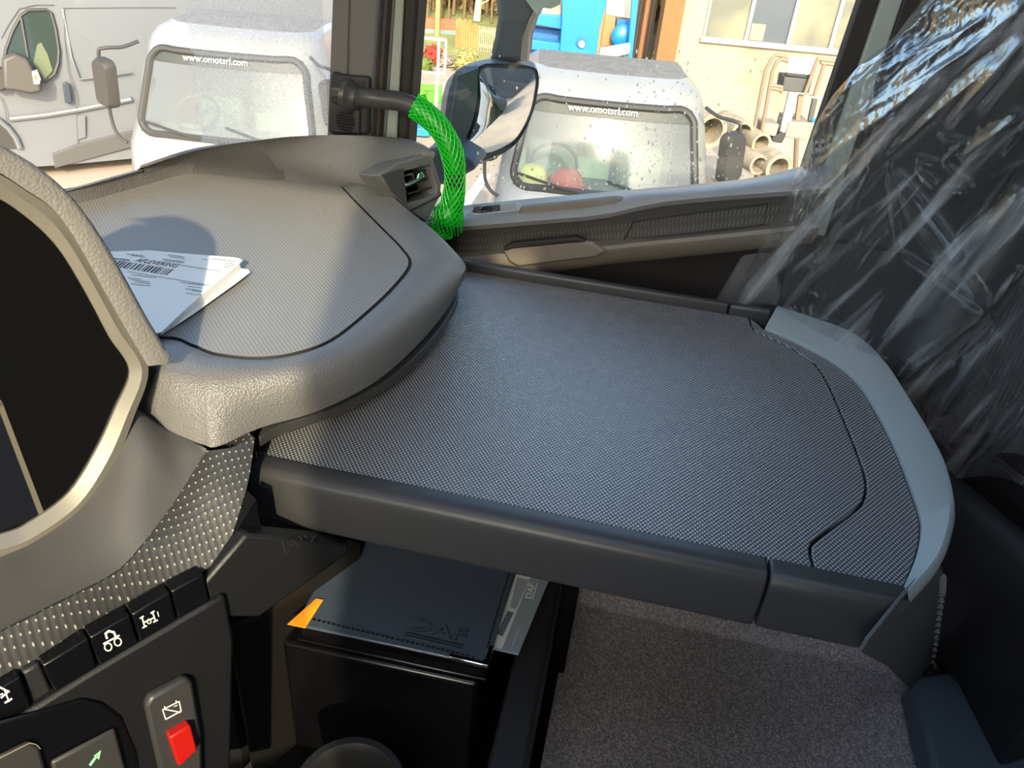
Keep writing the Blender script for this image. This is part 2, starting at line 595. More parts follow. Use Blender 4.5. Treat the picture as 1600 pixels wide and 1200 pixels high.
# speaker pod on the pillar
PX = 1.338
pod = MB().prism([ox(*p, PX) for p in ((516, 112), (530, 117), (578, 120), (576, 212), (520, 212), (511, 205), (513, 150))], (0.03, 0, 0))
sp_o = obj('speaker_pod', pod, M_DARK, pil, bevel=0.006)
obj('pod_cap', MB().prism([ox(*p, PX - 0.008) for p in ((515, 137), (547, 135), (549, 160), (517, 152))], (0.012, 0, 0)), M_RAIL, sp_o, bevel=0.004)
obj('speaker_grille', MB().prism([ox(*p, PX - 0.006) for p in ((514, 160), (562, 172), (562, 210), (521, 208), (513, 200))], (0.01, 0, 0)), M_DARK, sp_o, bevel=0.003)
cc = ox(540, 190, PX - 0.007)
for k in range(7):
    dz = -0.0145 + 0.0048 * k
    hw = math.sqrt(max(0.0175 ** 2 - dz ** 2, 0.00002))
    obj('slot', MB().box((cc.x, cc.y, cc.z + dz), (0.004, 2 * hw, 0.0026)), M_BLACK, sp_o)

# ------------------------------------------------------------------ passenger door
door = thing('door_1', 'dark grey passenger door with armrest ledge and stowage pocket', None, (1.44, 0.1, 0.05), kind='structure')
YS = [0.56 - 0.045 * k for k in range(20)]             # stations along the door


def row_at(pts, X, y):
    """height of a picture-drawn row on plane x=X at station y"""
    w = [ox(px, py, X) for px, py in pts]
    w.sort(key=lambda p: -p.y)
    if y >= w[0].y:
        a, b = w[0], w[1]
    elif y <= w[-1].y:
        a, b = w[-2], w[-1]
    else:
        for a, b in zip(w[:-1], w[1:]):
            if b.y <= y <= a.y:
                break
    return a.z + (b.z - a.z) * (y - a.y) / (b.y - a.y)


R_GLASS = [(690, 328), (718, 323), (806, 314), (985, 298), (1072, 291), (1185, 279), (1250, 262)]
R_LEDGE = [(679, 350), (740, 346), (922, 331), (979, 320), (997, 309), (1100, 300), (1222, 288)]
R_LIP = [(679, 360), (740, 356), (922, 341), (985, 332), (1005, 322), (1100, 312), (1222, 303)]
R_PANEL = [(700, 396), (785, 390), (930, 376), (1000, 372), (1090, 366), (1200, 352)]
R_PULL = [(720, 402), (785, 396), (950, 384), (1000, 378), (1090, 370), (1200, 358)]
R_LOW = [(720, 440), (829, 428), (945, 411), (1080, 398), (1181, 387)]


def door_loft(name, rows, m, ys=YS, smooth=True):
    loops = [[Vector((X, y, (row_at(r, X, y) if not isinstance(r, float) else r) + dz)) for y in ys] for r, X, dz in rows]
    return obj(name, MB().loft(loops, False), m, door, smooth=smooth, angle=50)


door_loft('waist_ledge', [(R_GLASS, 1.475, -0.02), (R_GLASS, 1.475, 0.0), (R_GLASS, 1.455, 0.002), (R_LEDGE, 1.375, 0.0), (R_LIP, 1.365, 0.004), (R_LIP, 1.372, -0.004)], M_DOOR)
door_loft('woven_panel', [(R_LIP, 1.372, -0.002), (R_LIP, 1.392, -0.012), (R_PANEL, 1.40, 0.0)], M_DOORW)
door_loft('pull_ledge', [(R_PANEL, 1.40, 0.001), (R_PULL, 1.365, 0.0), (R_PULL, 1.36, -0.008), (R_LOW, 1.365, 0.006), (R_LOW, 1.385, -0.003)], M_DOORB)
door_loft('lower_panel', [(R_LOW, 1.384, 0.0), (R_LOW, 1.41, -0.02), (0.05, 1.42, 0.0)], M_DOORD)
door_loft('outer_skin', [(R_GLASS, 1.476, 0.0), (R_GLASS, 1.52, -0.03), (-0.3, 1.54, 0.0)], mat('truck_white_paint', (225, 226, 226), 0.25, coat=0.6))
# inset woven field of the rear door panel and its raised outline
fld = [(974, 376), (990, 346), (1200, 318), (1192, 351)]
obj('panel_outline', MB().tube([ox(*p, 1.392) for p in fld + fld[:1]], 0.0016, 6), M_DARK, door)
# stepped recess along the ledge
obj('grip_recess', MB().prism([ox(*p, 1.398) + Vector((-0.006, 0, 0.002)) for p in ((812, 326), (960, 310), (974, 312), (960, 322), (812, 339))], (0.02, 0, 0)), M_DOORB, door, bevel=0.003)
# door pull cup
pull_poly = ((785, 392), (800, 387), (905, 377), (925, 379), (948, 393), (930, 403), (810, 418), (795, 410))
obj('pull_cup', MB().prism([ox(*p, 1.352) for p in pull_poly], (0.015, 0, 0)), M_DOORB, door, bevel=0.005)
obj('pull_slot', MB().prism([ox(*p, 1.348) for p in ((785, 388), (800, 380), (900, 371), (916, 377), (905, 379), (800, 389), (790, 393))], (0.015, 0, 0)), M_SEAL, door, bevel=0.003)
# window switches at the front of the ledge
sw = obj('switch_plate', MB().prism([pl(*p, ox(770, 335, 1.385), Vector((-0.35, 0, 1)).normalized()) + Vector((0, 0, 0.003)) for p in ((728, 340), (745, 327), (806, 322), (812, 334))], (0, 0, 0.004)), M_DOOR, door, bevel=0.002)
SWN = Vector((-0.35, 0, 1)).normalized()
for q in (((738, 338), (740, 331), (751, 330), (752, 340)), ((752, 331), (769, 329), (768, 337), (752, 339)), ((768, 329), (781, 327), (781, 335), (768, 337))):
    obj('window_switch', MB().prism([pl(*p, ox(770, 335, 1.385), SWN) + Vector((0, 0, 0.007)) for p in q], (0, 0, 0.004)), M_BLACK if q[0][0] == 752 else M_RAIL, sw, bevel=0.0015)
# upper window frame and pane
tag(obj('window_2', MB().prism([(1.478, 0.50, 0.62), (1.478, -0.31, 0.80), (1.478, -0.31, 1.80), (1.478, 0.50, 1.80)], (0.004, 0, 0)), M_PANE), 'passenger door window dotted with rain drops', kind='structure')
# rear pillar beside the seat
bp = thing('trim_3', 'dark rear door pillar with pale grey strip beside wrapped seat', None, (1.45, -0.4, 0.3), kind='structure')


def bstrip(name, t0, t1, b0, b1, X, th, m):
    l = zline((t0, 0), (b0, 230), X, (0.45, 1.9)); r = zline((t1, 0), (b1, 230), X, (0.45, 1.9))
    obj(name, MB().prism([l[0], r[0], r[1], l[1]], (th, 0, 0)), m, bp, bevel=0.004)


bstrip('rubber_seal', 1346, 1378, 1268, 1300, 1.44, 0.05, M_SEAL)
bstrip('pale_strip', 1377, 1412, 1299, 1336, 1.43, 0.05, M_METALG)
bstrip('pillar_cover', 1411, 1760, 1335, 1690, 1.425, 0.05, M_DARK)
obj('lower_pillar_cover', MB().box((1.43, -0.80, 0.40), (0.06, 1.06, 0.72)), M_DARK, bp)
# grey belt-line trim running down to the seat
obj('lower_cover', MB().prism([ox(*p, 1.40) for p in ((1166, 389), (1200, 380), (1230, 480), (1114, 480))], (0.04, 0, 0)), M_PILLAR, bp, bevel=0.006)

# ------------------------------------------------------------------ dashboard
dash = thing('dashboard', 'sunlit beige-grey dashboard with recessed tray, air vent and switch console', 'dashboard', (0.95, 0.6, 0.0))
# stations: (mat border M, bevel edge B, outer silhouette O, bottom D), each (px, py, z)
ST = [
    ((250, 530, .760), (240, 556, .774), (222, 580, .768), (204, 648, .712)),
    ((300, 542, .760), (290, 556, .775), (272, 598, .766), (270, 676, .708)),
    ((322, 551, .760), (316, 564, .775), (308, 606, .765), (316, 694, .705)),
    ((345, 557, .760), (342, 571, .775), (340, 610, .764), (342, 697, .705)),
    ((400, 562, .760), (400, 574, .774), (398, 608, .760), (408, 668, .705)),
    ((460, 555, .760), (466, 566, .774), (482, 596, .758), (500, 641, .705)),
    ((520, 533, .760), (532, 541, .774), (566, 560, .758), (590, 594, .705)),
    ((580, 486, .760), (596, 492, .774), (638, 506, .758), (655, 536, .707)),
    ((622, 445, .760), (642, 446, .775), (690, 462, .758), (696, 487, .712)),
    ((643, 414, .760), (668, 411, .776), (722, 428, .760), (712, 458, .716)),
    ((632, 391, .760), (668, 389, .778), (724, 409, .762), (720, 432, .716)),
    ((600, 358, .760), (640, 352, .778), (680, 362, .772), None),
    ((560, 318, .760), (602, 310, .780), (637, 329, .778), None),
    ((528, 286, .760), (566, 282, .784), (592, 292, .785), None),
    ((508, 274, .760), (530, 267, .793), (554, 272, .793), None),
    ((440, 268, .760), (450, 252, .800), (525, 211, .852), None),
    ((340, 263, .760), (372, 244, .800), (420, 217, .846), None),
    ((285, 262, .760), (298, 241, .800), (312, 234, .815), None),
    ((230, 275, .760), (228, 264, .792), (222, 262, .797), None),
    ((150, 296, .760), (140, 289, .790), (130, 288, .795), None),
]
LEFTEND = [Vector((0.86, 0.98, 0)), Vector((0.70, 0.80, 0)), Vector((0.63, 0.64, 0))]
loops = [[], [], [], [], [], []]
cen = Vector((1.0, 0.6, 0))
for st in ST:
    for k in range(3):
        loops[k].append(oz(*st[k]))
    if st[3]:
        loops[3].append(oz(*st[3]))
    else:
        p = loops[2][-1]
        loops[3].append(Vector((p.x, p.y, 0.70)) + (Vector((p.x, p.y, 0)) - cen) * 0.02)
for k in range(14, len(ST)):
    q = Vector((loops[1][k].x - cen.x, loops[1][k].y - cen.y, 0)).normalized()
    loops[2][k] = loops[1][k] + q * 0.008 + Vector((0, 0, -0.008))
    loops[3][k] = loops[2][k] + Vector((0, 0, -0.08))
for p in LEFTEND:
    loops[0].append(p + Vector((0.01, -0.01, 0.760)))
    loops[1].append(p + Vector((0, 0, 0.775)))
    loops[2].append(p + Vector((-0.01, 0.005, 0.765)))
    loops[3].append(p + Vector((-0.01, 0.005, 0.70)))
sl = [spline(lp, 6) for lp in loops[:4]]
mid = [(a * 0.35 + b * 0.65) + Vector((0, 0, 0.006)) for a, b in zip(sl[1], sl[2])]
mid2 = [(a * 0.55 + b * 0.45) + ((a - Vector((cen.x, cen.y, a.z))).normalized() * 0.004) for a, b in zip(sl[2], sl[3])]
under = [p + (Vector((cen.x, cen.y, p.z)) - p) * 0.10 + Vector((0, 0, -0.004)) for p in sl[3]]
wall_in = [(a * 0.75 + b * 0.25) + Vector((0, 0, 0.001)) for a, b in zip(sl[0], sl[1])]
rim = MB().loft([sl[0], wall_in, sl[1], mid, sl[2], mid2, sl[3], under], True)
obj('tray_surround', rim, M_LIP, dash, smooth=True, angle=60)
groove = [p + (Vector((cen.x, cen.y, p.z)) - p).normalized() * 0.004 for p in sl[0]]
matp = [p + (Vector((cen.x, cen.y, p.z)) - p).normalized() * 0.005 + Vector((0, 0, 0.0012)) for p in sl[0]]
obj('tray_groove', MB().loft([[p + Vector((0, 0, 0.0005)) for p in sl[0]], [p - Vector((0, 0, 0.002)) for p in sl[0]], [p - Vector((0, 0, 0.002)) for p in groove], matp]), M_SEAL, dash)
obj('tray_mat', MB().add(matp, [tuple(range(len(matp)))]), M_TRAY, dash)
# cowl between tray and windshield, up to the pillar
inn = [oz(*p) for p in ((226, 265, .791), (298, 241, .800), (372, 244, .800), (450, 252, .800), (500, 259, .799), (533, 267, .795), (564, 272, .798), (590, 273, .812), (618, 257, .826), (655, 246, .832), (678, 246, .834))]
out = [oz(*p) for p in ((218, 263, .797), (312, 234, .815), (420, 217, .846), (480, 212, .851), (525, 211, .852), (560, 212, .852), (590, 213, .852), (615, 215, .852), (640, 218, .851), (665, 228, .847), (681, 243, .838))]
inn, out = spline(inn, 6, False), spline(out, 6, False)
rows_c = []
for f in (0.0, 0.12, 0.35, 0.65, 0.88, 1.0):
    rows_c.append([a + (b - a) * f + Vector((0, 0, 0.007 * math.sin(math.pi * f))) for a, b in zip(inn, out)])
drop = [p + Vector((0.02, 0.035, -0.02)) for p in out]
drop2 = [p + Vector((0.02, 0.04, -0.20)) for p in out]
obj('upper_cowl', MB().loft([[p + Vector((0.004, 0.01, -0.02)) for p in inn]] + rows_c + [drop, drop2], False), M_LIP, dash, smooth=True, angle=80)
# under-tray plate, visible as a darker lip under the surround
plate = [oz(*p) for p in ((405, 676, .690), (440, 664, .688), (530, 634, .686), (620, 583, .686), (680, 524, .688), (709, 480, .692), (716, 455, .696), (700, 440, .696), (640, 440, .696), (480, 560, .69))]
obj('lower_lip', MB().prism(spline(plate, 5), (0, 0, -0.014)), M_RAIL, dash, bevel=0.003)
# body below the tray
body = MB()
body.prism([(0.60, 0.46, 0.685), (0.74, 0.42, 0.685), (1.36, 0.50, 0.685), (1.40, 0.75, 0.685), (0.75, 0.95, 0.685), (0.40, 0.72, 0.685)], (0, 0, -0.62))
obj('dash_body', body, M_DARK, dash)

# plain driver-side run of the dashboard
dl_p = [(0.42, 0.66), (0.44, 0.95), (0.20, 1.03), (-0.40, 1.02), (-0.84, 0.72), (-0.84, 0.52), (-0.30, 0.60), (0.20, 0.66)]
obj('driver_side_top', MB().prism([(x, y, 0.66) for x, y in dl_p], (0, 0, -0.50)), M_DARK, dash, bevel=0.03, seg=3)

# air vent at the passenger end
VP0 = oz(640, 290, .80)
VN = Vector((-0.40, -0.87, 0.22)).normalized()


def vt(px, py, off=0.0):
    return pl(px, py, VP0 + VN * off, VN)


vent = obj('air_vent', MB().ring(
    [vt(*p) for p in ((590, 274), (618, 256), (668, 242), (677, 248), (690, 290), (688, 306), (668, 348), (636, 326))],
    [vt(*p) for p in ((632, 290), (632, 268), (668, 258), (672, 260), (683, 294), (682, 303), (660, 312), (638, 318))], -VN * 0.05), M_LIP, dash, bevel=0.003)
obj('vent_cheek', MB().prism([vt(*p, 0.002) for p in ((597, 273), (631, 262), (637, 320), (612, 300))], -VN * 0.004), M_FASCIA, vent, bevel=0.0015)
obj('vent_duct', MB().prism([vt(*p, -0.048) for p in ((628, 262), (676, 250), (690, 305), (634, 326))], -VN * 0.01), M_BLACK, vent)
for a, b in (((631, 276), (676, 264)), ((633, 290), (680, 278)), ((636, 304), (682, 292)), ((638, 316), (682, 305))):
    obj('vane', MB().prism([vt(a[0], a[1], -0.012), vt(b[0], b[1], -0.012), vt(b[0] + 4, b[1] + 1, -0.04), vt(a[0] + 4, a[1] + 1, -0.04)], (0, 0, 0.003)), M_RAIL, vent)
obj('vent_tab', MB().prism([vt(*p, 0.004) for p in ((634, 287), (652, 279), (655, 270), (660, 268), (665, 276), (648, 287), (636, 293))], -VN * 0.02), M_CHROME, vent, bevel=0.002)
obj('vent_seam', MB().tube([vt(*p, 0.002) for p in ((640, 329), (664, 318), (688, 306))], 0.0012, 6), M_SEAL, vent)

# ------------------------------------------------------------------ display pod
TILT = math.radians(14)
DN = Vector((-0.57 * math.cos(TILT), -0.82 * math.cos(TILT), math.sin(TILT))).normalized()
DP = Vector((0.626, 0.478, 0.80))


def dp(px, py, off=0.0):
    return pl(px, py, DP + DN * off, DN)


disp = thing('display_pod', 'large dark display with champagne bezel and grained hood, facing the driver', 'display', (0.5, 0.6, 0.65))
edge_outer = [(226, 584), (266, 566), (262, 550), (230, 497), (200, 442), (170, 390), (140, 343), (105, 300), (60, 262), (0, 226), (-70, 195), (-160, 175)]
edge_seam = [(226, 583), (232, 572), (222, 556), (192, 505), (165, 457), (138, 408), (108, 358), (78, 322), (40, 296), (0, 270), (-70, 238), (-160, 218)]
bez_out = [(232, 574), (192, 506), (165, 458), (138, 410), (108, 360), (78, 324), (40, 298), (0, 273), (-80, 240), (-170, 225), (-330, 330), (-420, 620), (-330, 880), (-180, 920), (0, 872), (60, 848), (130, 797), (178, 727), (209, 652)]
bez_in = [(203, 580), (172, 528), (148, 482), (123, 437), (96, 394), (68, 362), (36, 335), (0, 311), (-70, 280), (-160, 268), (-300, 360), (-380, 620), (-300, 845), (-170, 875), (0, 835), (48, 815), (108, 770), (150, 705), (180, 640)]
hood = MB()
front = spline([dp(*p, 0.004) for p in edge_seam[1:]], 5, False)
fro2 = spline([dp(*p, 0.006) for p in edge_outer[1:]], 5, False)
fro2b = [p * 0.75 + q * 0.25 + DN * 0.004 for p, q in zip(fro2, front)]
bk = [p - DN * 0.02 + Vector((0.002, 0.004, 0.001)) for p in fro2]
bk2 = [p - DN * 0.10 + Vector((-0.03, 0, -0.01)) for p in fro2]
hood.loft([[p - DN * 0.02 for p in front], front, fro2b, fro2, bk, bk2], False)
obj('hood', hood, M_HOOD, disp, smooth=True, angle=60)
back = MB()
back.prism([dp(*p, -0.02) for p in bez_out], -DN * 0.05)
obj('housing', back, M_DARK, disp)
bz = MB()
bo = spline([dp(*p, 0.0) for p in bez_out], 5)
bi = spline([dp(*p, -0.006) for p in bez_in], 5)
bm_ = [a * 0.55 + b * 0.45 + DN * 0.006 for a, b in zip(bo, bi)]
bz.loft([[p - DN * 0.02 for p in bo], bo, bm_, bi, [p - DN * 0.012 for p in bi]], True)
obj('bezel', bz, M_BEZEL, disp, smooth=True, angle=35)
scr = obj('screen', MB().prism(spline([dp(*p, -0.010) for p in bez_in], 5), -DN * 0.004), M_SCREEN, disp)
obj('reflection_stripe', MB().strip([(-60, 540), (0, 632), (66, 806)], 9, lambda x, y: dp(x, y, -0.0095)), mat('painted_reflection', (92, 86, 76), 0.4), scr)  # reflection on the display glass, drawn in as a paler stripe
obj('screen_field', MB().add([dp(*p, -0.0097) for p in ((-60, 545), (0, 640), (62, 806), (0, 830), (-160, 860), (-290, 830), (-300, 600))], [tuple(range(7))]), mat('midnight_panel', (14, 16, 24), 0.3), scr)

# ------------------------------------------------------------------ fascia and console under the display
RA = [(-60, 893, .652), (0, 876, .655), (60, 851, .657), (130, 800, .672), (180, 729, .705), (211, 654, .738), (262, 676, .712), (322, 701, .703)]
RB = [(-60, 1015, .64), (0, 985, .64), (100, 935, .64), (180, 893, .64), (222, 850, .65), (268, 790, .665), (300, 740, .685), (324, 703, .701)]
RC = [(-60, 1102, .600), (0, 1070, .602), (90, 1022, .604), (180, 968, .604), (262, 926, .606), (345, 868, .625), (384, 768, .668), (398, 684, .699)]
ra, rb, rc = (spline([oz(*p) for p in r], 5, False) for r in (RA, RB, RC))
rab = [a * 0.45 + b * 0.55 + Vector((-0.003, -0.003, -0.004)) for a, b in zip(ra, rb)]
rb2 = [b + Vector((-0.002, -0.003, 0.001)) for b in rb]
obj('fascia', MB().loft([[p + Vector((0.02, 0.03, 0)) for p in ra], ra, rab, rb], False), M_FASCIA, dash, smooth=True, angle=60)
rbc = [b * 0.6 + c * 0.4 + Vector((-0.004, -0.006, 0)) for b, c in zip(rb, rc)]
obj('dotted_fascia', MB().loft([rb, rb2, rbc, rc, [p + Vector((0.03, 0.05, 0.0)) for p in rc]], False), M_DOTTED, dash, smooth=True, angle=60)

CN = Vector((-0.57, -0.82, 0.1)).normalized()
CP = Vector((0.5, 0.36, 0.5))


def pc(px, py, off=0.0):
    return pl(px, py, CP + CN * off, CN)


con = obj('console_panel', MB().prism([pc(*p) for p in ((-120, 1212), (0, 1140), (150, 1048), (318, 949), (352, 930), (366, 1000), (358, 1320), (-120, 1500))], -CN * 0.04), mat('console_black', (17, 17, 20), 0.5, bump=(500, 0.25, 0.0006)), dash, bevel=0.004)
obj('switch_channel', MB().prism([pc(*p, -0.022) for p in ((-120, 1120), (0, 1060), (345, 870), (400, 780), (420, 900), (352, 960), (0, 1150), (-120, 1220))], -CN * 0.02), M_BLACK, dash)
obj('end_cheek', MB().prism([pc(*p, -0.008) for p in ((318, 912), (385, 835), (545, 850), (545, 866), (405, 965), (345, 965), (328, 950))], -CN * 0.03), mat('deep_black_plastic', (20, 20, 22), 0.5, bump=(500, 0.25, 0.0006)), dash, bevel=0.004)
mk = MB()
Fm = lambda x, y: pc(x, y, -0.0076)
for q in (((441, 846), (447, 867)), ((452, 850), (457, 852)), ((458, 844), (461, 849)), ((462, 848), (464, 852)), ((468, 838), (472, 844)), ((474, 836), (479, 840)), ((486, 847), (492, 836))):
    mk.strip(q, 1.4, Fm)
tag(obj('engraved_mark', mk, M_RAIL, dash), kind='stuff')
obj('divider_plate', MB().prism([pc(*p, -0.01) for p in ((34, 1052), (62, 1036), (84, 1084), (48, 1108))], -CN * 0.02), M_DARK, dash, bevel=0.003)
SWITCHES = [((-60, 1110), (32, 1058), (50, 1106), (-50, 1160)), ((66, 1040), (138, 998), (152, 1044), (86, 1082)), ((140, 996), (203, 962), (217, 1006), (156, 1042)),
            ((206, 960), (266, 926), (276, 968), (219, 1003)), ((268, 924), (318, 898), (328, 940), (279, 967))]
sw_o = []
for q in SWITCHES:
    sw_o.append(obj('rocker_switch', MB().prism([pc(*p, -0.004) for p in q], -CN * 0.02), M_BLACK, dash, bevel=0.002))
F2 = lambda x, y: pc(x, y, -0.0036)


def circ(x, y, rx, ry, n=14):
    return [(x + rx * math.cos(2 * math.pi * k / n), y + ry * math.sin(2 * math.pi * k / n)) for k in range(n + 1)]


g = MB()
g.strip(circ(169, 1011, 5.5, 6), 2.2, F2); g.strip(circ(184, 1003, 5.5, 6), 2.2, F2); g.strip([(162, 1006), (186, 993)], 2.6, F2)
g.strip([(167, 997), (165, 990), (170, 986), (178, 988), (180, 993)], 3.6, F2)
obj('lift_axle_symbol', g, M_WHITEPRINT, sw_o[2])
g = MB()
g.strip([(219, 966), (224, 963)], 2.2, F2); g.strip([(222, 965), (226, 979)], 2.4, F2); g.strip([(223, 981), (229, 978)], 2.2, F2)
g.strip([(224, 973), (241, 965)], 2.2, F2); g.strip(circ(233, 971, 3, 3.4), 1.8, F2)
g.strip([(236, 958), (241, 955)], 2.2, F2); g.strip([(238, 956), (243, 970)], 2.4, F2); g.strip([(240, 972), (246, 969)], 2.2, F2); g.strip([(246, 956), (248, 963)], 1.6, F2)
obj('axle_lock_symbol', g, M_WHITEPRINT, sw_o[3])
g = MB()
g.strip([(0, 1074), (12, 1080)], 3, F2); g.strip([(2, 1090), (14, 1080)], 3, F2); g.strip([(8, 1098), (18, 1092)], 3, F2); g.strip([(6, 1076), (14, 1096)], 2.4, F2); g.strip([(-10, 1090), (4, 1084)], 2.4, F2)
obj('axle_symbol', g, M_WHITEPRINT, sw_o[0])
# red battery master switch
bezr = [(228, 1106), (236, 1090), (292, 1060), (302, 1066), (316, 1150), (318, 1230), (262, 1260)]
rs = obj('master_switch_plate', MB().prism([pc(*p, 0.010) for p in bezr], -CN * 0.012), M_RAIL, dash, bevel=0.004)
red = obj('red_rocker', MB().prism([pc(*p, 0.020) for p in ((265, 1153), (298, 1133), (309, 1172), (280, 1199))], -CN * 0.012), M_RED, rs, bevel=0.002)
F3 = lambda x, y: pc(x, y, 0.0106)
g = MB()
g.strip([(254, 1109), (280, 1096), (283, 1111), (259, 1124), (254, 1109)], 2, F3); g.strip([(256, 1108), (282, 1113)], 2, F3)
g.strip([(258, 1107), (257, 1104)], 2, F3); g.strip([(276, 1098), (275, 1095)], 2, F3)
g.strip([(272, 1104), (277, 1102)], 1.3, F3)
obj('battery_symbol', g, M_WHITEPRINT, rs)
# recessed key pad below the switch row
kp = obj('key_pad', MB().prism([pc(*p, 0.003) for p in ((-60, 1160), (0, 1130), (130, 1092), (160, 1098), (190, 1120), (215, 1180), (225, 1290), (-60, 1400))], -CN * 0.006), M_BLACK, dash, bevel=0.004)
obj('pad_key', MB().prism([pc(*p, 0.009) for p in ((80, 1192), (180, 1140), (205, 1230), (100, 1290))], -CN * 0.006), M_RAIL, kp, bevel=0.003)
F4 = lambda x, y: pc(x, y, 0.0095)
g = MB(); g.strip([(141, 1195), (152, 1180)], 4, F4); g.add([F4(158, 1172), F4(146, 1181), F4(155, 1187)], [(0, 1, 2)])
obj('green_arrow', g, mat('pale_green_print', (150, 205, 170), 0.5), kp)
kk = obj('pad_key', MB().prism([pc(*p, 0.008) for p in ((-60, 1215), (0, 1183), (46, 1160), (62, 1168), (80, 1230), (-60, 1330))], -CN * 0.006), M_RAIL, kp, bevel=0.004)
obj('key_outline', MB().strip([(0, 1184), (46, 1161), (56, 1163), (63, 1170)], 1.5, lambda x, y: pc(x, y, 0.0086)), mat('tan_line', (150, 135, 105), 0.5), kk)
# ------------------------------------------------------------------ fold-out table
TZ = 0.65
tab = thing('passenger_table', 'black woven-top table ledge with slate grey rounded end, reaching out from the dashboard', 'table', (0.95, 0.05, 0.575))
SEAM = [(1272, 889), (1266, 862), (1270, 848), (1290, 832), (1330, 803), (1347, 785), (1353, 764), (1350, 740), (1333, 692), (1312, 642), (1292, 597), (1272, 568), (1240, 546), (1200, 526), (1179, 516), (1172, 503)]
R_IN = [(1412, 917), (1432, 870), (1440, 830), (1437, 800), (1420, 750), (1400, 700), (1375, 650), (1345, 602), (1318, 575), (1285, 553), (1240, 530), (1196, 511)]
R_OUT = [(1418, 927), (1466, 874), (1484, 830), (1490, 785), (1478, 728), (1455, 680), (1425, 630), (1390, 575), (1360, 541), (1325, 516), (1270, 496), (1215, 478)]
seam = spline([oz(*p, TZ) for p in SEAM], 4, False)
rin = spline([oz(*p, TZ + 0.004) for p in R_IN], 5, False)
rout = spline([oz(*p, TZ + 0.012) for p in R_OUT], 5, False)
XN, XF = 0.668, 1.268
left_near, left_far = Vector((XN, 0.50, TZ)), Vector((XF, 0.52, TZ))
snrm = []
for i in range(len(seam)):
    tg = (seam[min(i + 1, len(seam) - 1)] - seam[max(i - 1, 0)]).normalized()
    nn = Vector((-tg.y, tg.x, 0))
    snrm.append(nn if nn.y > 0 or (abs(nn.y) < 0.3 and nn.x < 0) else -nn)
for i in range(1, len(snrm)):
    if snrm[i].dot(snrm[i - 1]) < 0:
        snrm[i] = -snrm[i]
main = [left_near, Vector((XN, seam[0].y + 0.002, TZ))] + [p + n_ * 0.0018 for p, n_ in zip(seam[1:-1], snrm[1:-1])] + [Vector((XF, seam[-1].y + 0.002, TZ)), left_far]
obj('table_top', MB().prism(main, (0, 0, -0.02)), M_TABLE, tab, bevel=0.0012)
ins = [Vector((XN, seam[0].y - 0.002, TZ))] + [p - n_ * 0.0018 for p, n_ in zip(seam[1:-1], snrm[1:-1])] + [Vector((XF, seam[-1].y - 0.002, TZ))] + [Vector((p.x, p.y, TZ)) + Vector((-0.002, 0.002, 0)) for p in reversed(rin)]
obj('end_insert', MB().prism(ins, (0, 0, -0.02)), M_TABLE, tab, bevel=0.0012)
slab = [left_near, Vector((XN, -0.33, TZ))] + [Vector((p.x, p.y, TZ)) for p in rin] + [left_far]
obj('table_core', MB().prism([p + Vector((0, 0, -0.012)) for p in slab], (0, 0, -0.05)), M_BLACK, tab)
rmid = [a * 0.15 + b * 0.85 + Vector((0, 0, 0.003)) for a, b in zip(rin, rout)]
cent = Vector((0.95, -0.1, 0))


def outw(p, d, dz):
    q = Vector((p.x - cent.x, p.y - cent.y, 0)).normalized()
    return p + q * d + Vector((0, 0, dz))


rim2 = MB().loft([[p + Vector((0, 0, -0.02)) for p in rin], rin, rmid, rout, [outw(p, 0.004, -0.006) for p in rout], [outw(p, 0.004, -0.02) for p in rout], [outw(p, -0.012, -0.11) for p in rout]], False)
obj('end_rim', rim2, M_RIM, tab, smooth=True, angle=35)


def rail(name, prof, y0, y1, m=M_RAIL, skew=0.0):
    a = [Vector((x, y0, z)) for x, z in prof]
    b = [Vector((x, y1 + skew * (TZ - z), z)) for x, z in prof]
    return obj(name, MB().loft([a, b], True, True, True), m, tab, bevel=0.003, seg=3)


NP = [(0.6675, 0.6515), (0.652, 0.6545), (0.641, 0.6535), (0.634, 0.647), (0.631, 0.636), (0.629, 0.582), (0.634, 0.577), (0.668, 0.577)]
rail('near_rail', NP, 0.405, -0.1955)
rail('near_rail_end', NP, -0.1985, -0.342, skew=0.45)
FP = [(1.268, 0.640), (1.268, 0.666), (1.273, 0.669), (1.286, 0.667), (1.288, 0.60)]
rail('far_rail', FP, 0.50, -0.166)
rail('far_rail_end', FP, -0.169, -0.238)
# support bracket at the seat end of the near rail
b0, b1 = oz(1417, 927, TZ + 0.01), oz(1467, 874, TZ + 0.01)
bn = (b1 - b0).cross(ZUP).normalized()
if bn.dot(CAM - b0) < 0:
    bn = -bn
BP = [(1417, 926), (1442, 900), (1467, 873), (1474, 895), (1473, 960), (1463, 1060), (1452, 1088), (1440, 1093), (1420, 1075), (1388, 1042), (1346, 1020), (1357, 1000)]
brk = obj('end_bracket', MB().prism([pl(*p, b0, bn) for p in BP], -bn * 0.004), mat('bracket_dark_grey', (74, 74, 78), 0.55, bump=(500, 0.3, 0.0006)), tab, bevel=0.001)
rb_ = MB()
for k in range(26):
    t = k / 25
    px, py = (1474 - 2 * t, 900 + 70 * t) if t < 0.35 else (1472.6 - 21 * ((t - 0.35) / 0.65) ** 1.1, 924 + 158 * (t - 0.35) / 0.65)
    p = pl(px - 3, py, b0, bn)
    rb_.box(p + bn * 0.001, (0.008, 0.008, 0.0025))
tag(obj('ribbed_edge', rb_, mat('bracket_rib', (120, 120, 122), 0.5), brk), kind='stuff')

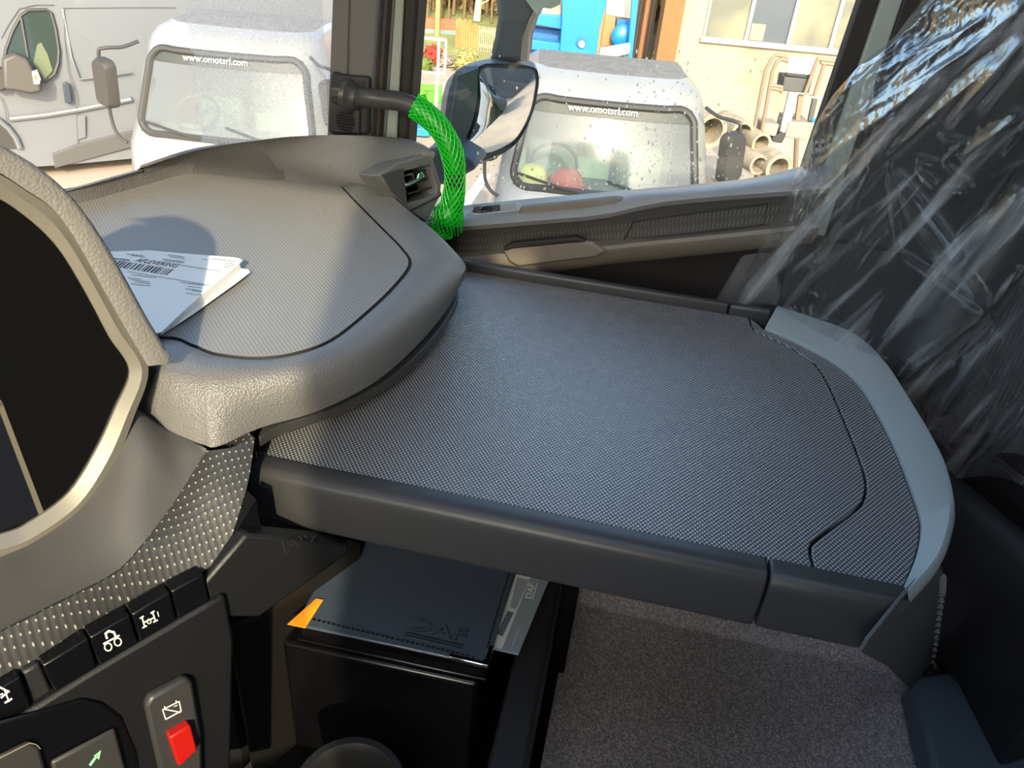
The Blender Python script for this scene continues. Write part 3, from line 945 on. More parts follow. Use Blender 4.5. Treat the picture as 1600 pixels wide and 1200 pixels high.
# ------------------------------------------------------------------ storage bin with folder and brochure
binn = thing('storage_bin', 'open black storage bin under the table, beside the switch console', 'bin', (0.7, 0.2, 0.0))
z4 = 0.40
obj('bin_side', MB().prism([Vector((0.46, 0.025, 0.335)), Vector((0.46, 0.072, 0.335)), Vector((0.95, 0.074, 0.342)), Vector((0.95, 0.030, 0.342))], (0, 0, -0.33)), M_DARK, binn, bevel=0.008, seg=3)
lw = [oz(*p, z4) for p in ((352, 985), (392, 968), (566, 846), (545, 838), (372, 935))]
obj('bin_side', MB().prism(lw, (0, 0, -0.35)), mat('bin_brown_black', (26, 24, 23), 0.5, bump=(400, 0.3, 0.0006)), binn, bevel=0.006)
obj('bin_back', MB().box((0.97, 0.25, 0.25), (0.03, 0.5, 0.5)), M_BLACK, binn)
dt = [oz(*p, 0.325) for p in ((440, 1005), (746, 1071))]
obj('drawer', MB().prism([dt[0], dt[1], Vector((0.95, 0.08, 0.325)), Vector((0.95, 0.40, 0.325))], (0, 0, -0.25)), M_BLACK, binn, bevel=0.007, seg=3)
obj('bin_floor', MB().box((0.66, 0.22, 0.04), (0.6, 0.42, 0.04)), M_BLACK, binn)
cupc = oz(545, 1232, 0.27)
obj('cup_holder', MB().lathe(cupc, [(0.058, -0.08), (0.07, -0.08), (0.075, -0.01), (0.071, 0.0), (0.062, 0.0), (0.056, -0.008), (0.052, -0.08)], 40), M_DARK, binn, smooth=True)

FZ = 0.368
fo = thing('document_folder', 'black leather document folder with stitched edges and embossed logo, lying in the bin', 'folder', oz(640, 960, 0.33))
M_LEATHER = mat('black_leather', (66, 76, 92), 0.3, spec=0.8, bump=(260, 0.35, 0.0010))
fa, fb = oz(762, 1040, FZ), oz(806, 880, FZ)
fdir = Vector((0.0, 1.0, 0.0))
FW = 0.275
fc = [fa, Vector((fa.x + 0.235, fa.y + 0.0, FZ)), Vector((fa.x + 0.235, fa.y + FW, FZ)), Vector((fa.x - 0.006, fa.y + FW, FZ))]
fa0 = fc[0]
obj('cover', MB().prism(fc, (0, 0, -0.005)), M_LEATHER, fo, bevel=0.002)
obj('pages', MB().prism([fc[0] + Vector((0.006, 0.006, -0.005)), fc[1] + Vector((-0.004, 0.006, -0.005)), fc[2] + Vector((-0.004, -0.006, -0.005)), fc[3] + Vector((0.006, -0.006, -0.005))], (0, 0, -0.026)), M_BLACK, fo)
obj('back_cover', MB().prism([p + Vector((0, 0, -0.031)) for p in fc], (0, 0, -0.005)), M_BLACK, fo, bevel=0.002)
st_ = MB()
for k in range(34):
    st_.box(fa0 + Vector((0.0075, 0.022 + k * 0.0072, 0.0006)), (0.0022, 0.0046, 0.0016))
for k in range(28):
    st_.box(fa0 + Vector((0.03 + k * 0.0068, 0.0075, 0.0006)), (0.0044, 0.0022, 0.0016))
tag(obj('stitching', st_, mat('navy_thread', (12, 15, 22), 0.6), fo), kind='stuff')
mc = MB()
mc.prism([fa0 + Vector(p) for p in ((-0.001, -0.001, 0.0008), (0.034, -0.001, 0.0008), (0.034, 0.006, 0.0008), (0.010, 0.006, 0.0008), (0.006, 0.010, 0.0008), (0.006, 0.055, 0.0008), (-0.001, 0.055, 0.0008))], (0, 0, -0.007))
obj('metal_corner', mc, M_CHROME, fo, bevel=0.0015)
te0 = oz(636, 985, FZ)
M_EMB = mat('embossed_leather', (14, 17, 24), 0.55)
M_EMBL = mat('embossed_leather_edge', (28, 32, 40), 0.5)
text('embossed_logo', 'DAF', te0 + Vector((0.002, 0, 0.0009)), (0, -1, 0), (1, 0, 0), 0.030, M_EMBL, fo, 0.0006, 1.5)
text('embossed_logo', 'DAF', te0 + Vector((0.003, -0.0004, 0.0012)), (0, -1, 0), (1, 0, 0), 0.029, M_LEATHER, fo, 0.0006, 1.5)
for k in (0, 1):
    obj('logo_bar', MB().box(te0 + Vector((-0.004 - 0.0045 * k, -0.041, 0.0006)), (0.0014, 0.084, 0.0008)), M_EMBL, fo)
# orange card tucked at the folder's far end
oc = [oz(*p, FZ + 0.002) for p in ((449, 975), (477, 981), (505, 937), (494, 935))]
m_or = mat('orange_yellow_card', (236, 128, 30), 0.55, vary=(9, (240, 190, 50), 0.42, 0.6))
tag(obj('card_corner', MB().prism(oc, (0, 0, -0.0012)), m_or), 'orange and yellow card corner lying on the black folder', 'card')
# brochure
br = thing('brochure', 'grey printed brochure sticking out beside the black folder', 'brochure', oz(810, 960, 0.34))
BZ = 0.354
bq = [oz(*p, BZ) for p in ((768, 1013), (810, 1022), (872, 872), (815, 862))]
obj('sheet', MB().prism(bq, (0, 0, -0.003)), mat('brochure_slate', (128, 138, 148), 0.4), br, bevel=0.0006)
F5 = lambda x, y: oz(x, y, BZ + 0.0006)
obj('picture_border', MB().add([F5(*p) for p in ((768, 1011), (784, 1014), (838, 880), (815, 872))], [(0, 1, 2, 3)]), mat('brochure_pale', (196, 202, 208), 0.5), br)
F6 = lambda x, y: oz(x, y, BZ + 0.0010)
obj('picture', MB().add([F6(*p) for p in ((776, 990), (785, 995), (803, 957), (793, 955))], [(0, 1, 2, 3)]), mat('picture_dark', (92, 102, 114), 0.5), br)
obj('picture', MB().add([F6(*p) for p in ((797, 949), (806, 952), (827, 906), (808, 902))], [(0, 1, 2, 3)]), mat('picture_mid', (140, 148, 156), 0.5), br)
tb0 = oz(830, 937, BZ)
text('brochure_title', 'DAF', tb0 + Vector((0, 0.0, 0.0008)), (1, 0, 0), (0, 1, 0), 0.014, M_WHITEPRINT, br, 0.0002, 1.2)
obj('title_rule', MB().box(tb0 + Vector((0.017, -0.0025, 0.0008)), (0.034, 0.0012, 0.0004)), M_WHITEPRINT, br)
obj('small_print', MB().strip([(801, 1008), (811, 984)], 2.0, F6), mat('brochure_small_print', (160, 166, 174), 0.6), br)

# ------------------------------------------------------------------ paper on the tray
pap = thing('delivery_paper', 'folded white delivery form with barcode lying on the dashboard tray', 'paper', oz(290, 440, 0.762))
M_PAPER = mat('white_paper', (232, 232, 230), 0.8)


def pz(px, py):
    # gently lifted sheet, highest along its free edge
    t = min(max((px - 150) / 230.0, 0), 1)
    return 0.768 + 0.010 * t


top_px = [(120, 396), (175, 393), (232, 391), (300, 397), (340, 400), (366, 402), (376, 404), (379, 407), (374, 412), (350, 432), (312, 463), (280, 492), (252, 519), (200, 530), (150, 470)]
tp = [oz(x, y, pz(x, y)) for x, y in top_px]
obj('top_sheet', MB().prism(tp, (0, 0, -0.0006)), M_PAPER, pap)
bt_px = [(252, 523), (300, 492), (340, 463), (372, 440), (391, 425), (388, 421), (376, 419), (340, 432), (250, 440), (180, 470), (200, 520)]
bt = [oz(x, y, 0.7645 + 0.003 * min(max((x - 250) / 140, 0), 1)) for x, y in bt_px]
obj('under_sheet', MB().prism(bt, (0, 0, -0.0006)), M_PAPER, pap)
# fold joining the two layers
fl = []
for x, y in ((252, 519), (280, 492), (312, 463), (350, 432), (374, 412)):
    fl.append(oz(x, y, pz(x, y)))
fl2 = [oz(x, y, 0.7645) for x, y in ((252, 523), (285, 499), (318, 473), (355, 446), (378, 421))]
obj('fold', MB().loft([fl, [a * 0.5 + b * 0.5 + Vector((-0.002, -0.001, 0)) for a, b in zip(fl, fl2)], fl2], False), M_PAPER, pap, smooth=True)
M_INK = mat('black_ink', (38, 40, 46), 0.7)
M_INKG = mat('grey_ink', (120, 124, 132), 0.7)
FP_ = lambda x, y: oz(x, y, pz(x, y) + 0.0006)
bars = MB()
x = 165.0
rr = random.Random(3)
while x < 273:
    w = rr.choice((1.6, 2.2, 3.4))
    y0 = 406.5 + (x - 182) * 0.16
    bars.add([FP_(x, y0), FP_(x + w, y0 + 0.1), FP_(x + w - 11, y0 + 9.1), FP_(x - 11, y0 + 9.0)], [(0, 1, 2, 3)])
    x += w + rr.choice((1.8, 2.6, 3.6))
obj('barcode', bars, M_INK, pap)
h0 = oz(213, 409.5, pz(213, 405) + 0.0007)
h1 = oz(276, 417.5, pz(276, 415) + 0.0007)
hd = (h1 - h0)
hx = hd.normalized()
hy = Vector((0, 0, 1)).cross(hx)
for body, a, b in (('AFLEVERING', (210, 408.2), (274, 417.8)),):
    q0, q1 = oz(*a, pz(*a) + 0.0007), oz(*b, pz(*b) + 0.0007)
    text('form_heading', body, q0, q1 - q0, hy, 0.0165, M_INK, pap, 0.00005, width=(q1 - q0).length)
fine = MB()
for (x0, y0, ln) in ((198, 396.5, 26), (206, 399, 20), (262, 398, 26), (266, 401, 22), (330, 404, 38), (316, 405, 8), (254, 404.5, 34), (258, 407, 28), (354, 411, 12), (352, 414, 14), (350, 417, 10), (206, 429, 38), (200, 434, 20), (206, 437, 28), (210, 440, 24), (205, 443, 30), (282, 441, 30), (300, 443, 28), (294, 447, 20), (290, 451, 24), (300, 454, 16), (292, 458, 22)):
    n = 0
    xx = x0
    while xx < x0 + ln:
        w = rr.uniform(2, 6)
        yy = y0 + (xx - x0) * 0.12
        fine.strip([(xx, yy), (min(xx + w, x0 + ln), yy + w * 0.12)], 0.9, FP_)
        xx += w + 1.2
for xx in (179, 183, 187.5, 191, 195, 199):
    fine.strip([(xx, 403.6 + (xx - 179) * 0.12), (xx + 2.6, 404 + (xx - 179) * 0.12)], 2.2, FP_)
fine.strip([(270, 412), (345, 424)], 0.7, FP_)
fine.strip([(200, 424), (320, 444)], 0.7, FP_)
obj('fine_print', fine, M_INKG, pap)

# ------------------------------------------------------------------ grab handle and green net sleeve
gh = thing('grab_handle', 'black curved grab handle on the front pillar', 'handle', (1.32, 0.5, 0.68))
HX = 1.315


def hp(px, py, X=HX):
    return ox(px, py, X)


hpath = spline([hp(556, 152, 1.335), hp(590, 155), hp(630, 160), hp(662, 176), hp(690, 204), hp(706, 238), hp(711, 275), hp(707, 315), hp(697, 345), hp(690, 365)], 6, False)
obj('bar', MB().tube(hpath, 0.0165, 14), M_RAIL, gh, smooth=True)
obj('mount', MB().lathe(hpath[0] + Vector((0.0, 0.012, 0)), [(0.03, -0.004), (0.03, 0.006), (0.022, 0.012), (0.018, 0.02)], 20, Vector((-0.2, -1, 0))), M_RAIL, gh, smooth=True)
net = thing('net_sleeve', 'bright green plastic net sleeve wrapped around the grab handle', 'net sleeve', (1.32, 0.42, 0.68))
M_NET = mat('green_net_strand', (24, 205, 42), 0.35, spec=0.6)
m_film = bpy.data.materials.new('green_net_film')
m_film.use_nodes = True
nt = m_film.node_tree
pb = nt.nodes['Principled BSDF']
pb.inputs['Base Color'].default_value = lin((12, 158, 30))
pb.inputs['Roughness'].default_value = 0.4
M_NETD = m_film
k0 = 15
npath = hpath[k0:]
nr = []
rq = random.Random(11)
for i in range(len(npath)):
    t = i / (len(npath) - 1)
    r = 0.0195 + 0.002 * math.sin(t * 20) * t
    if t > 0.72:
        r += 0.010 * math.exp(-((t - 0.80) / 0.05) ** 2) - 0.003 * (t - 0.72)
    nr.append(r)
obj('sleeve_film', MB().tube(npath, [r - 0.0024 for r in nr], 16, False), M_NETD, net, smooth=True)
# woven strands: two opposite helices
for sgn in (1, -1):
    strands = MB()
    for s in range(14):
        pth = []
        N = len(npath) * 3
        prevA = Vector((0, 0, 1))
        for i in range(N):
            t = i / (N - 1)
            fi = t * (len(npath) - 1)
            a = int(min(fi, len(npath) - 2)); f = fi - a
            c = npath[a].lerp(npath[a + 1], f)
            tg = (npath[min(a + 2, len(npath) - 1)] - npath[max(a - 1, 0)]).normalized()
            ax = (prevA - tg * prevA.dot(tg)).normalized(); prevA = ax
            bx_ = tg.cross(ax)
            q = 2 * math.pi * s / 14 + sgn * t * 9
            r = nr[a] * (1 - f) + nr[min(a + 1, len(nr) - 1)] * f
            pth.append(c + (ax * math.cos(q) + bx_ * math.sin(q)) * r)
        strands.tube(pth, 0.0011, 4, False)
    obj('net_strands', strands, M_NET, net, smooth=True)
fr_ = MB()
tipc = hp(658, 150)
for k in range(9):
    a = hpath[k0 + 1 + k % 6] + Vector((0, 0, 0.016))
    fr_.tube([a, a.lerp(tipc, 0.55) + Vector((0, 0.002 * k - 0.01, 0.006)), hp(655 + 3.2 * k, 150 + 5.5 * k + rq.uniform(-2, 2))], [0.0013, 0.001, 0.0005], 4)
obj('frayed_end', fr_, M_NET, net)
fr_ = MB()
for k in range(26):
    q = 2 * math.pi * k / 26
    c = npath[int(len(npath) * 0.83)]
    a = c + Vector((0.02 * math.cos(q), 0.02 * math.sin(q), rq.uniform(0, 0.012)))
    fr_.tube([a, a + Vector((0.012 * math.cos(q), 0.012 * math.sin(q), rq.uniform(-0.004, 0.008))), a + Vector((0.010 * math.cos(q + .4), 0.012 * math.sin(q + .4), -0.022))], [0.0012, 0.001, 0.0008], 4)
obj('frayed_cuff', fr_, M_NET, net)

# ------------------------------------------------------------------ passenger seat, turned towards the driver, under plastic film
SF = Vector((-0.50, 0.866, 0)).normalized()           # seat facing
SR = Vector((SF.y, -SF.x, 0))                          # seat's own right
SC = Vector((1.12, -0.72, 0.0))
seat = thing('swivel_chair', 'black fabric passenger seat wrapped in clear film, behind the table', 'seat', SC)
M_FAB = mat('black_seat_fabric', (36, 33, 34), 0.85, bump=(240, 0.5, 0.001))
nt = M_FAB.node_tree
M_LEATH2 = mat('black_seat_bolster', (28, 27, 29), 0.5, bump=(300, 0.2, 0.0006))


def sv(r, f, z):
    return SC + SR * r + SF * f + ZUP * z


def cushion(rings, n=20, p=4.0):
    loops = []
    for (r0, f0, z0, hw, hd, tilt) in rings:
        lp = []
        for k in range(n):
            a = 2 * math.pi * k / n
            c, s = math.cos(a), math.sin(a)
            cr = math.copysign(abs(c) ** (2 / p), c) * hw
            sf = math.copysign(abs(s) ** (2 / p), s) * hd
            lp.append(sv(r0 + cr, f0 + sf, z0 + tilt * sf))
        loops.append(lp)
    return MB().loft(loops, True, True, True)


bk_r = []
for k in range(11):
    t = k / 10
    z = 0.46 + 0.86 * t
    w = 0.25 * (1 - 0.12 * t) * (0.75 if k in (0, 10) else 1)
    bk_r.append((0, 0.06 - 0.26 * t, z, w, 0.09 * (0.6 if k in (0, 10) else 1), 0.25))
obj('backrest', cushion(bk_r), M_LEATH2, seat, smooth=True, angle=80)
cf = []
for k in range(9):
    t = k / 8
    z = 0.58 + 0.60 * t
    cf.append((0, 0.125 - 0.20 * t, z, 0.165 * (0.7 if k in (0, 8) else 1), 0.045 * (0.5 if k in (0, 8) else 1), 0.25))
m_rib = weave('seat_ribbed_fabric', (30, 26, 27), (58, 52, 52), 0.006, 0.85, 0.0008, stretch=8.0, angle=0.5)
obj('backrest_panel', cushion(cf), m_rib, seat, smooth=True, angle=80)
for s in (-1, 1):
    bl = []
    for k in range(9):
        t = k / 8
        bl.append((s * (0.225 - 0.01 * t), 0.12 - 0.22 * t + (0.02 if 0 < k < 8 else -0.02), 0.52 + 0.68 * t, 0.045 * (0.5 if k in (0, 8) else 1), 0.07 * (0.6 if k in (0, 8) else 1), 0.25))
    obj('side_bolster', cushion(bl, 16, 3), M_LEATH2, seat, smooth=True, angle=80)
obj('headrest', cushion([(0, -0.24, 1.34, 0.08, 0.03, 0.2), (0, -0.25, 1.37, 0.12, 0.05, 0.2), (0, -0.27, 1.50, 0.125, 0.05, 0.2), (0, -0.28, 1.54, 0.09, 0.03, 0.2)]), M_LEATH2, seat, smooth=True, angle=80)
obj('cushion', cushion([(0, -0.10, 0.04, 0.16, 0.10, 0), (0, -0.10, 0.10, 0.20, 0.14, 0), (0, -0.04, 0.33, 0.25, 0.18, 0), (0, -0.02, 0.46, 0.25, 0.18, 0), (0, -0.02, 0.49, 0.20, 0.14, 0)]), M_LEATH2, seat, smooth=True, angle=80)
sb = thing('seat_pedestal', 'slate grey seat pedestal at the edge of the carpet', 'pedestal', (1.15, -0.9, 0.0))
P_ = [oz(*p, 0.0) for p in ((1398, 1085), (1452, 1090), (1560, 1030), (1700, 1180), (1480, 1330), (1436, 1200))]
obj('pedestal_base', MB().prism([oz(*p, 0.0) for p in ((1404, 1092), (1440, 1085), (1640, 1060), (1700, 1300), (1450, 1300))], (0, 0, 0.07)), mat('pedestal_slate', (78, 88, 98), 0.5), sb, bevel=0.01)
obj('pedestal_column', MB().prism([oz(*p, 0.07) for p in ((1480, 1040), (1640, 1000), (1700, 1160), (1560, 1200))], (0, 0, 0.25)), M_DARK, sb, bevel=0.01)

# clear plastic film draped over the seat
m_pl = bpy.data.materials.new('clear_plastic_film')
m_pl.use_nodes = True
nt = m_pl.node_tree
nt.nodes.clear()
o_ = nt.nodes.new('ShaderNodeOutputMaterial')
tr = nt.nodes.new('ShaderNodeBsdfTransparent'); tr.inputs[0].default_value = (0.93, 0.94, 0.95, 1)
gl = nt.nodes.new('ShaderNodeBsdfGlossy'); gl.inputs['Roughness'].default_value = 0.14; gl.inputs[0].default_value = (1, 1, 1, 1)
tl = nt.nodes.new('ShaderNodeBsdfTranslucent'); tl.inputs[0].default_value = (0.85, 0.88, 0.92, 1)
lw_ = nt.nodes.new('ShaderNodeFresnel'); lw_.inputs[0].default_value = 1.30
gl.inputs['Roughness'].default_value = 0.17
tc = nt.nodes.new('ShaderNodeTexCoord')
nz = nt.nodes.new('ShaderNodeTexNoise'); nz.inputs['Scale'].default_value = 16; nz.inputs['Detail'].default_value = 5; nz.inputs['Distortion'].default_value = 1.5
bp_ = nt.nodes.new('ShaderNodeBump'); bp_.inputs['Strength'].default_value = 0.25; bp_.inputs['Distance'].default_value = 0.01
nt.links.new(tc.outputs['Object'], nz.inputs['Vector'])
nt.links.new(nz.outputs[0], bp_.inputs['Height'])
nt.links.new(bp_.outputs[0], gl.inputs['Normal'])
nt.links.new(bp_.outputs[0], lw_.inputs['Normal'])
fac = mnode(nt, 'ADD', mnode(nt, 'MULTIPLY', lw_.outputs[0], 0.30), 0.014)
mx = nt.nodes.new('ShaderNodeMixShader')
nt.links.new(fac, mx.inputs[0]); nt.links.new(tr.outputs[0], mx.inputs[1]); nt.links.new(gl.outputs[0], mx.inputs[2])
# milky film streaks with fold highlights painted in, running along the pleats
mp = nt.nodes.new('ShaderNodeMapping')
mp.inputs['Rotation'].default_value = (0, 0, math.radians(-42))
mp.inputs['Scale'].default_value = (1 / 36, 1 / 4.0, 1)
mp.vector_type = 'TEXTURE'
nt.links.new(tc.outputs['UV'], mp.inputs['Vector'])
n2 = nt.nodes.new('ShaderNodeTexNoise'); n2.inputs['Scale'].default_value = 1.0; n2.inputs['Detail'].default_value = 4; n2.inputs['Distortion'].default_value = 0.6
nt.links.new(mp.outputs[0], n2.inputs['Vector'])
rp = nt.nodes.new('ShaderNodeMapRange'); rp.inputs[1].default_value = 0.52; rp.inputs[2].default_value = 0.74; rp.inputs[3].default_value = 0.045; rp.inputs[4].default_value = 0.62
nt.links.new(n2.outputs['Fac'], rp.inputs[0])
df = nt.nodes.new('ShaderNodeBsdfDiffuse'); df.inputs[0].default_value = (0.85, 0.88, 0.92, 1)
mw = nt.nodes.new('ShaderNodeMixShader'); mw.inputs[0].default_value = 0.5
nt.links.new(tl.outputs[0], mw.inputs[1]); nt.links.new(df.outputs[0], mw.inputs[2])
mx2 = nt.nodes.new('ShaderNodeMixShader')
nt.links.new(rp.outputs[0], mx2.inputs[0])
nt.links.new(mx.outputs[0], mx2.inputs[1]); nt.links.new(mw.outputs[0], mx2.inputs[2])
nt.links.new(mx2.outputs[0], o_.inputs[0])
M_FILM = m_pl

LC = [(-90, 1500), (-40, 1466), (0, 1440), (55, 1400), (105, 1340), (150, 1300), (190, 1276), (250, 1254), (290, 1234), (330, 1214), (420, 1170), (475, 1142), (560, 1160), (700, 1300), (900, 1440), (1100, 1500)]


def lcx(y):
    for (a, xa), (b, xb) in zip(LC[:-1], LC[1:]):
        if a <= y <= b:
            return xa + (xb - xa) * (y - a) / (b - a)
    return LC[-1][1]


FOLDS = [  # pleats: (from px, to px, width px, depth)
    ((1600, 10), (1240, 290), 16, 0.030), ((1560, 90), (1330, 300), 12, 0.022), ((1470, 120), (1200, 420), 14, 0.024),
    ((1400, 180), (1270, 460), 16, 0.030), ((1600, 60), (1480, 200), 12, 0.028), ((1545, 20), (1400, 130), 10, 0.016),
    ((1390, 270), (1545, 490), 12, 0.030), ((1545, 490), (1400, 600), 11, 0.028), ((1600, 640), (1480, 760), 14, 0.02),
    ((1560, 520), (1440, 680), 14, 0.022), ((1600, 300), (1500, 420), 14, 0.02), ((1500, 250), (1600, 180), 12, 0.022),
    ((1350, 60), (1300, 190), 12, 0.018), ((1470, 0), (1330, 130), 9, 0.014), ((1250, 300), (1180, 470), 14, 0.020), ((1600, 420), (1540, 500), 10, 0.016),
    ((1386, 230), (1404, 395), 5, .012), ((1404, 395), (1545, 488), 5, .012), ((1545, 490), (1402, 598), 6, .012), ((1430, 248), (1470, 255), 5, .008), ((1430, 262), (1465, 295), 5, .008),
    ((1465, 295), (1522, 296), 4, .008), ((1470, 250), (1524, 296), 4, .007), ((1465, 208), (1508, 222), 6, .010), ((1508, 222), (1472, 256), 4, .008), ((1600, 200), (1565, 242), 6, .010),
    ((1548, 278), (1600, 255), 4, .006), ((1300, 150), (1560, 20), 5, .008), ((1320, 190), (1590, 40), 5, .008), ((1260, 330), (1420, 160), 5, .010), ((1230, 400), (1385, 225), 5, .010),
    ((1210, 440), (1380, 260), 4, .008), ((1290, 470), (1385, 300), 5, .008), ((1330, 440), (1388, 360), 5, .008), ((1500, 560), (1440, 640), 5, .008), ((1590, 560), (1500, 700), 6, .01)]
rf = random.Random(5)


def fold_h(px, py):
    h = 0.0
    for (a, b, w, d) in FOLDS:
        dx, dy = b[0] - a[0], b[1] - a[1]
        L2 = dx * dx + dy * dy
        t = ((px - a[0]) * dx + (py - a[1]) * dy) / L2
        tt = min(max(t, 0), 1)
        qx, qy = px - (a[0] + dx * tt), py - (a[1] + dy * tt)
        dist = math.hypot(qx, qy)
        env = max(0.0, math.sin(math.pi * min(max(t, 0.0), 1.0))) ** 0.5 if 0 < t < 1 else 0.0
        h += d * env * math.exp(-(dist / w) ** 1.4)
    h += 0.006 * math.sin(px * 0.022 + py * 0.014) * math.sin(py * 0.012 - px * 0.007 + 1.3)
    # fine crumple near the door side
    cr = math.exp(-max(px - lcx(py), 0) / 80.0)
    h += cr * 0.006 * math.sin(px * 0.33 + 3 * math.sin(py * 0.11)) * math.sin(py * 0.29 + 2 * math.sin(px * 0.13))
    return h


film = MB()
NU, NV = 190, 250
gv = []
for j in range(NV + 1):
    py = -80 + 1120 * j / NV
    xl = lcx(py)
    for i in range(NU + 1):
        u = i / NU
        px = xl + (1730 - xl) * u
        X = 1.375 - 0.40 * u ** 0.75 - 0.10 * u * max(0, (py - 300) / 700)
        X = X - fold_h(px, py)
        p = ox(px, py, X)
        gv.append(p)
film.add(gv, [(j * (NU + 1) + i, j * (NU + 1) + i + 1, (j + 1) * (NU + 1) + i + 1, (j + 1) * (NU + 1) + i) for j in range(NV) for i in range(NU)])
cov = obj('plastic_cover', film, M_FILM, smooth=True, angle=180)
uvl = cov.data.uv_layers.new(name='film')
gu = [(lcx(-80 + 1120 * j / NV) + (1730 - lcx(-80 + 1120 * j / NV)) * i / NU, -80 + 1120 * j / NV) for j in range(NV + 1) for i in range(NU + 1)]
for lp_ in cov.data.loops:
    q = gu[lp_.vertex_index]
    uvl.data[lp_.index].uv = (q[0] / 1200, -q[1] / 1200)
tag(cov, 'crinkled clear plastic film draped over the passenger seat', 'plastic cover')
# shred of the same film under the table rail
scr_ = MB()
gv = []
for j in range(7):
    for i in range(25):
        u, v = i / 24, j / 6
        px = 1135 + 160 * u
        py = 972 + 33 * u + (6 + 24 * math.sin(math.pi * u) ** 0.8) * v + 3 * math.sin(u * 23 + v * 4)
        gv.append(ox(px, py, 0.645 + 0.006 * math.sin(u * 17 + v * 5) + 0.01 * v))
scr_.add(gv, [(j * 25 + i, j * 25 + i + 1, (j + 1) * 25 + i + 1, (j + 1) * 25 + i) for j in range(6) for i in range(24)])
tag(obj('film_scrap', scr_, M_FILM, smooth=True, angle=180), 'torn scrap of clear film hanging under the table edge', 'film scrap')
# ================================================================== outside the cab
def tpt(a, b, h):
    """point outside: a metres to the viewer's right, b metres ahead, h above the yard"""
    return Vector((0, 0, GROUND + h)) + SIDE * a + LOOK * b


M_ASPH = mat('yard_asphalt', (158, 146, 132), 0.9, vary=(0.6, (174, 160, 144), 0.4, 0.65), bump=(60, 0.3, 0.01))
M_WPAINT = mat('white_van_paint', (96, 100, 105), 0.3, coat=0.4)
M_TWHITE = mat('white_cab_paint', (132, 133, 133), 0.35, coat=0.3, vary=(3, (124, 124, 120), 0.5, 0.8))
M_ROOFD = mat('dusty_cab_roof', (110, 107, 104), 0.8, vary=(14, (96, 93, 90), 0.4, 0.65))
M_BLKRUB = mat('weathered_black_trim', (46, 46, 46), 0.6)
M_GREYTRIM = mat('grey_van_trim', (70, 70, 70), 0.6)
M_TYRE = mat('tyre_rubber', (30, 30, 30), 0.85)
M_VGLASS = glass('vehicle_glass', (196, 222, 212), 1.0, haze=0.10)
M_TGLASS = glass('cab_windshield_glass', (190, 212, 200), 1.0, rough=0.07, haze=0.10)
M_INTG = mat('cab_interior_grey', (120, 126, 122), 0.8)
M_INTL = mat('cab_interior_pale', (170, 186, 178), 0.8)

tag(obj('ground', MB().box((20, 0, GROUND - 0.1), (150, 150, 0.2)), M_ASPH), 'sunlit grey brown yard asphalt outside the cab', kind='structure')


def gpoly(name, pts, m, label, cat=None, z=0.004, kind='structure', th=0.02):
    p = [oz(x, y, GROUND + z) for x, y in pts]
    o = obj(name, MB().prism([q - ZUP * th for q in p], (0, 0, th)), m)
    return tag(o, label, cat, kind=kind)


M_LINE = mat('road_paint_white', (232, 230, 220), 0.8, vary=(8, (190, 186, 176), 0.5, 0.75))
gpoly('road_marking', ((714, 324), (733, 324), (768, 272), (752, 272)), M_LINE, 'white painted line on the yard asphalt')
M_LAWN = mat('lawn_grass', (122, 128, 78), 0.95, vary=(1.5, (140, 144, 92), 0.4, 0.7), bump=None)
lawn = MB().add([tpt(-14, 16.6, 0.02), tpt(6, 16.6, 0.02), tpt(10, 60, 0.4), tpt(-40, 60, 0.4)], [(0, 1, 2, 3)])
tag(obj('lawn', lawn, M_LAWN), 'olive green lawn beyond the yard', kind='structure')
gpoly('lawn_verge', ((600, 128), (700, 133), (694, 162), (590, 160)), mat('bright_grass', (116, 172, 56), 0.95), 'bright green grass verge near the white trolley')

# ------------------------------------------------------------------ white flatbed cabs
def cab_ring(z, hw, bf, bb, bulge, rc=0.16, nf=15):
    """plan outline at one height: front curve, sides, back (a, b)"""
    pts = []
    for k in range(nf):
        u = -1 + 2 * k / (nf - 1)
        a = u * hw
        e = max(0.0, (abs(u) - (1 - rc / hw)) / (rc / hw))
        b = bf + bulge * u * u + rc * (1 - math.sqrt(max(0.0, 1 - e * e))) * 0.8
        pts.append((a, b, z))
    for k in range(1, 5):
        pts.append((hw, pts[nf - 1][1] + (bb - pts[nf - 1][1]) * k / 4, z))
    for k in range(1, 6):
        pts.append((hw - 2 * hw * k / 5, bb, z))
    for k in range(1, 4):
        pts.append((-hw, bb + (pts[0][1] - bb) * k / 4, z))
    return pts


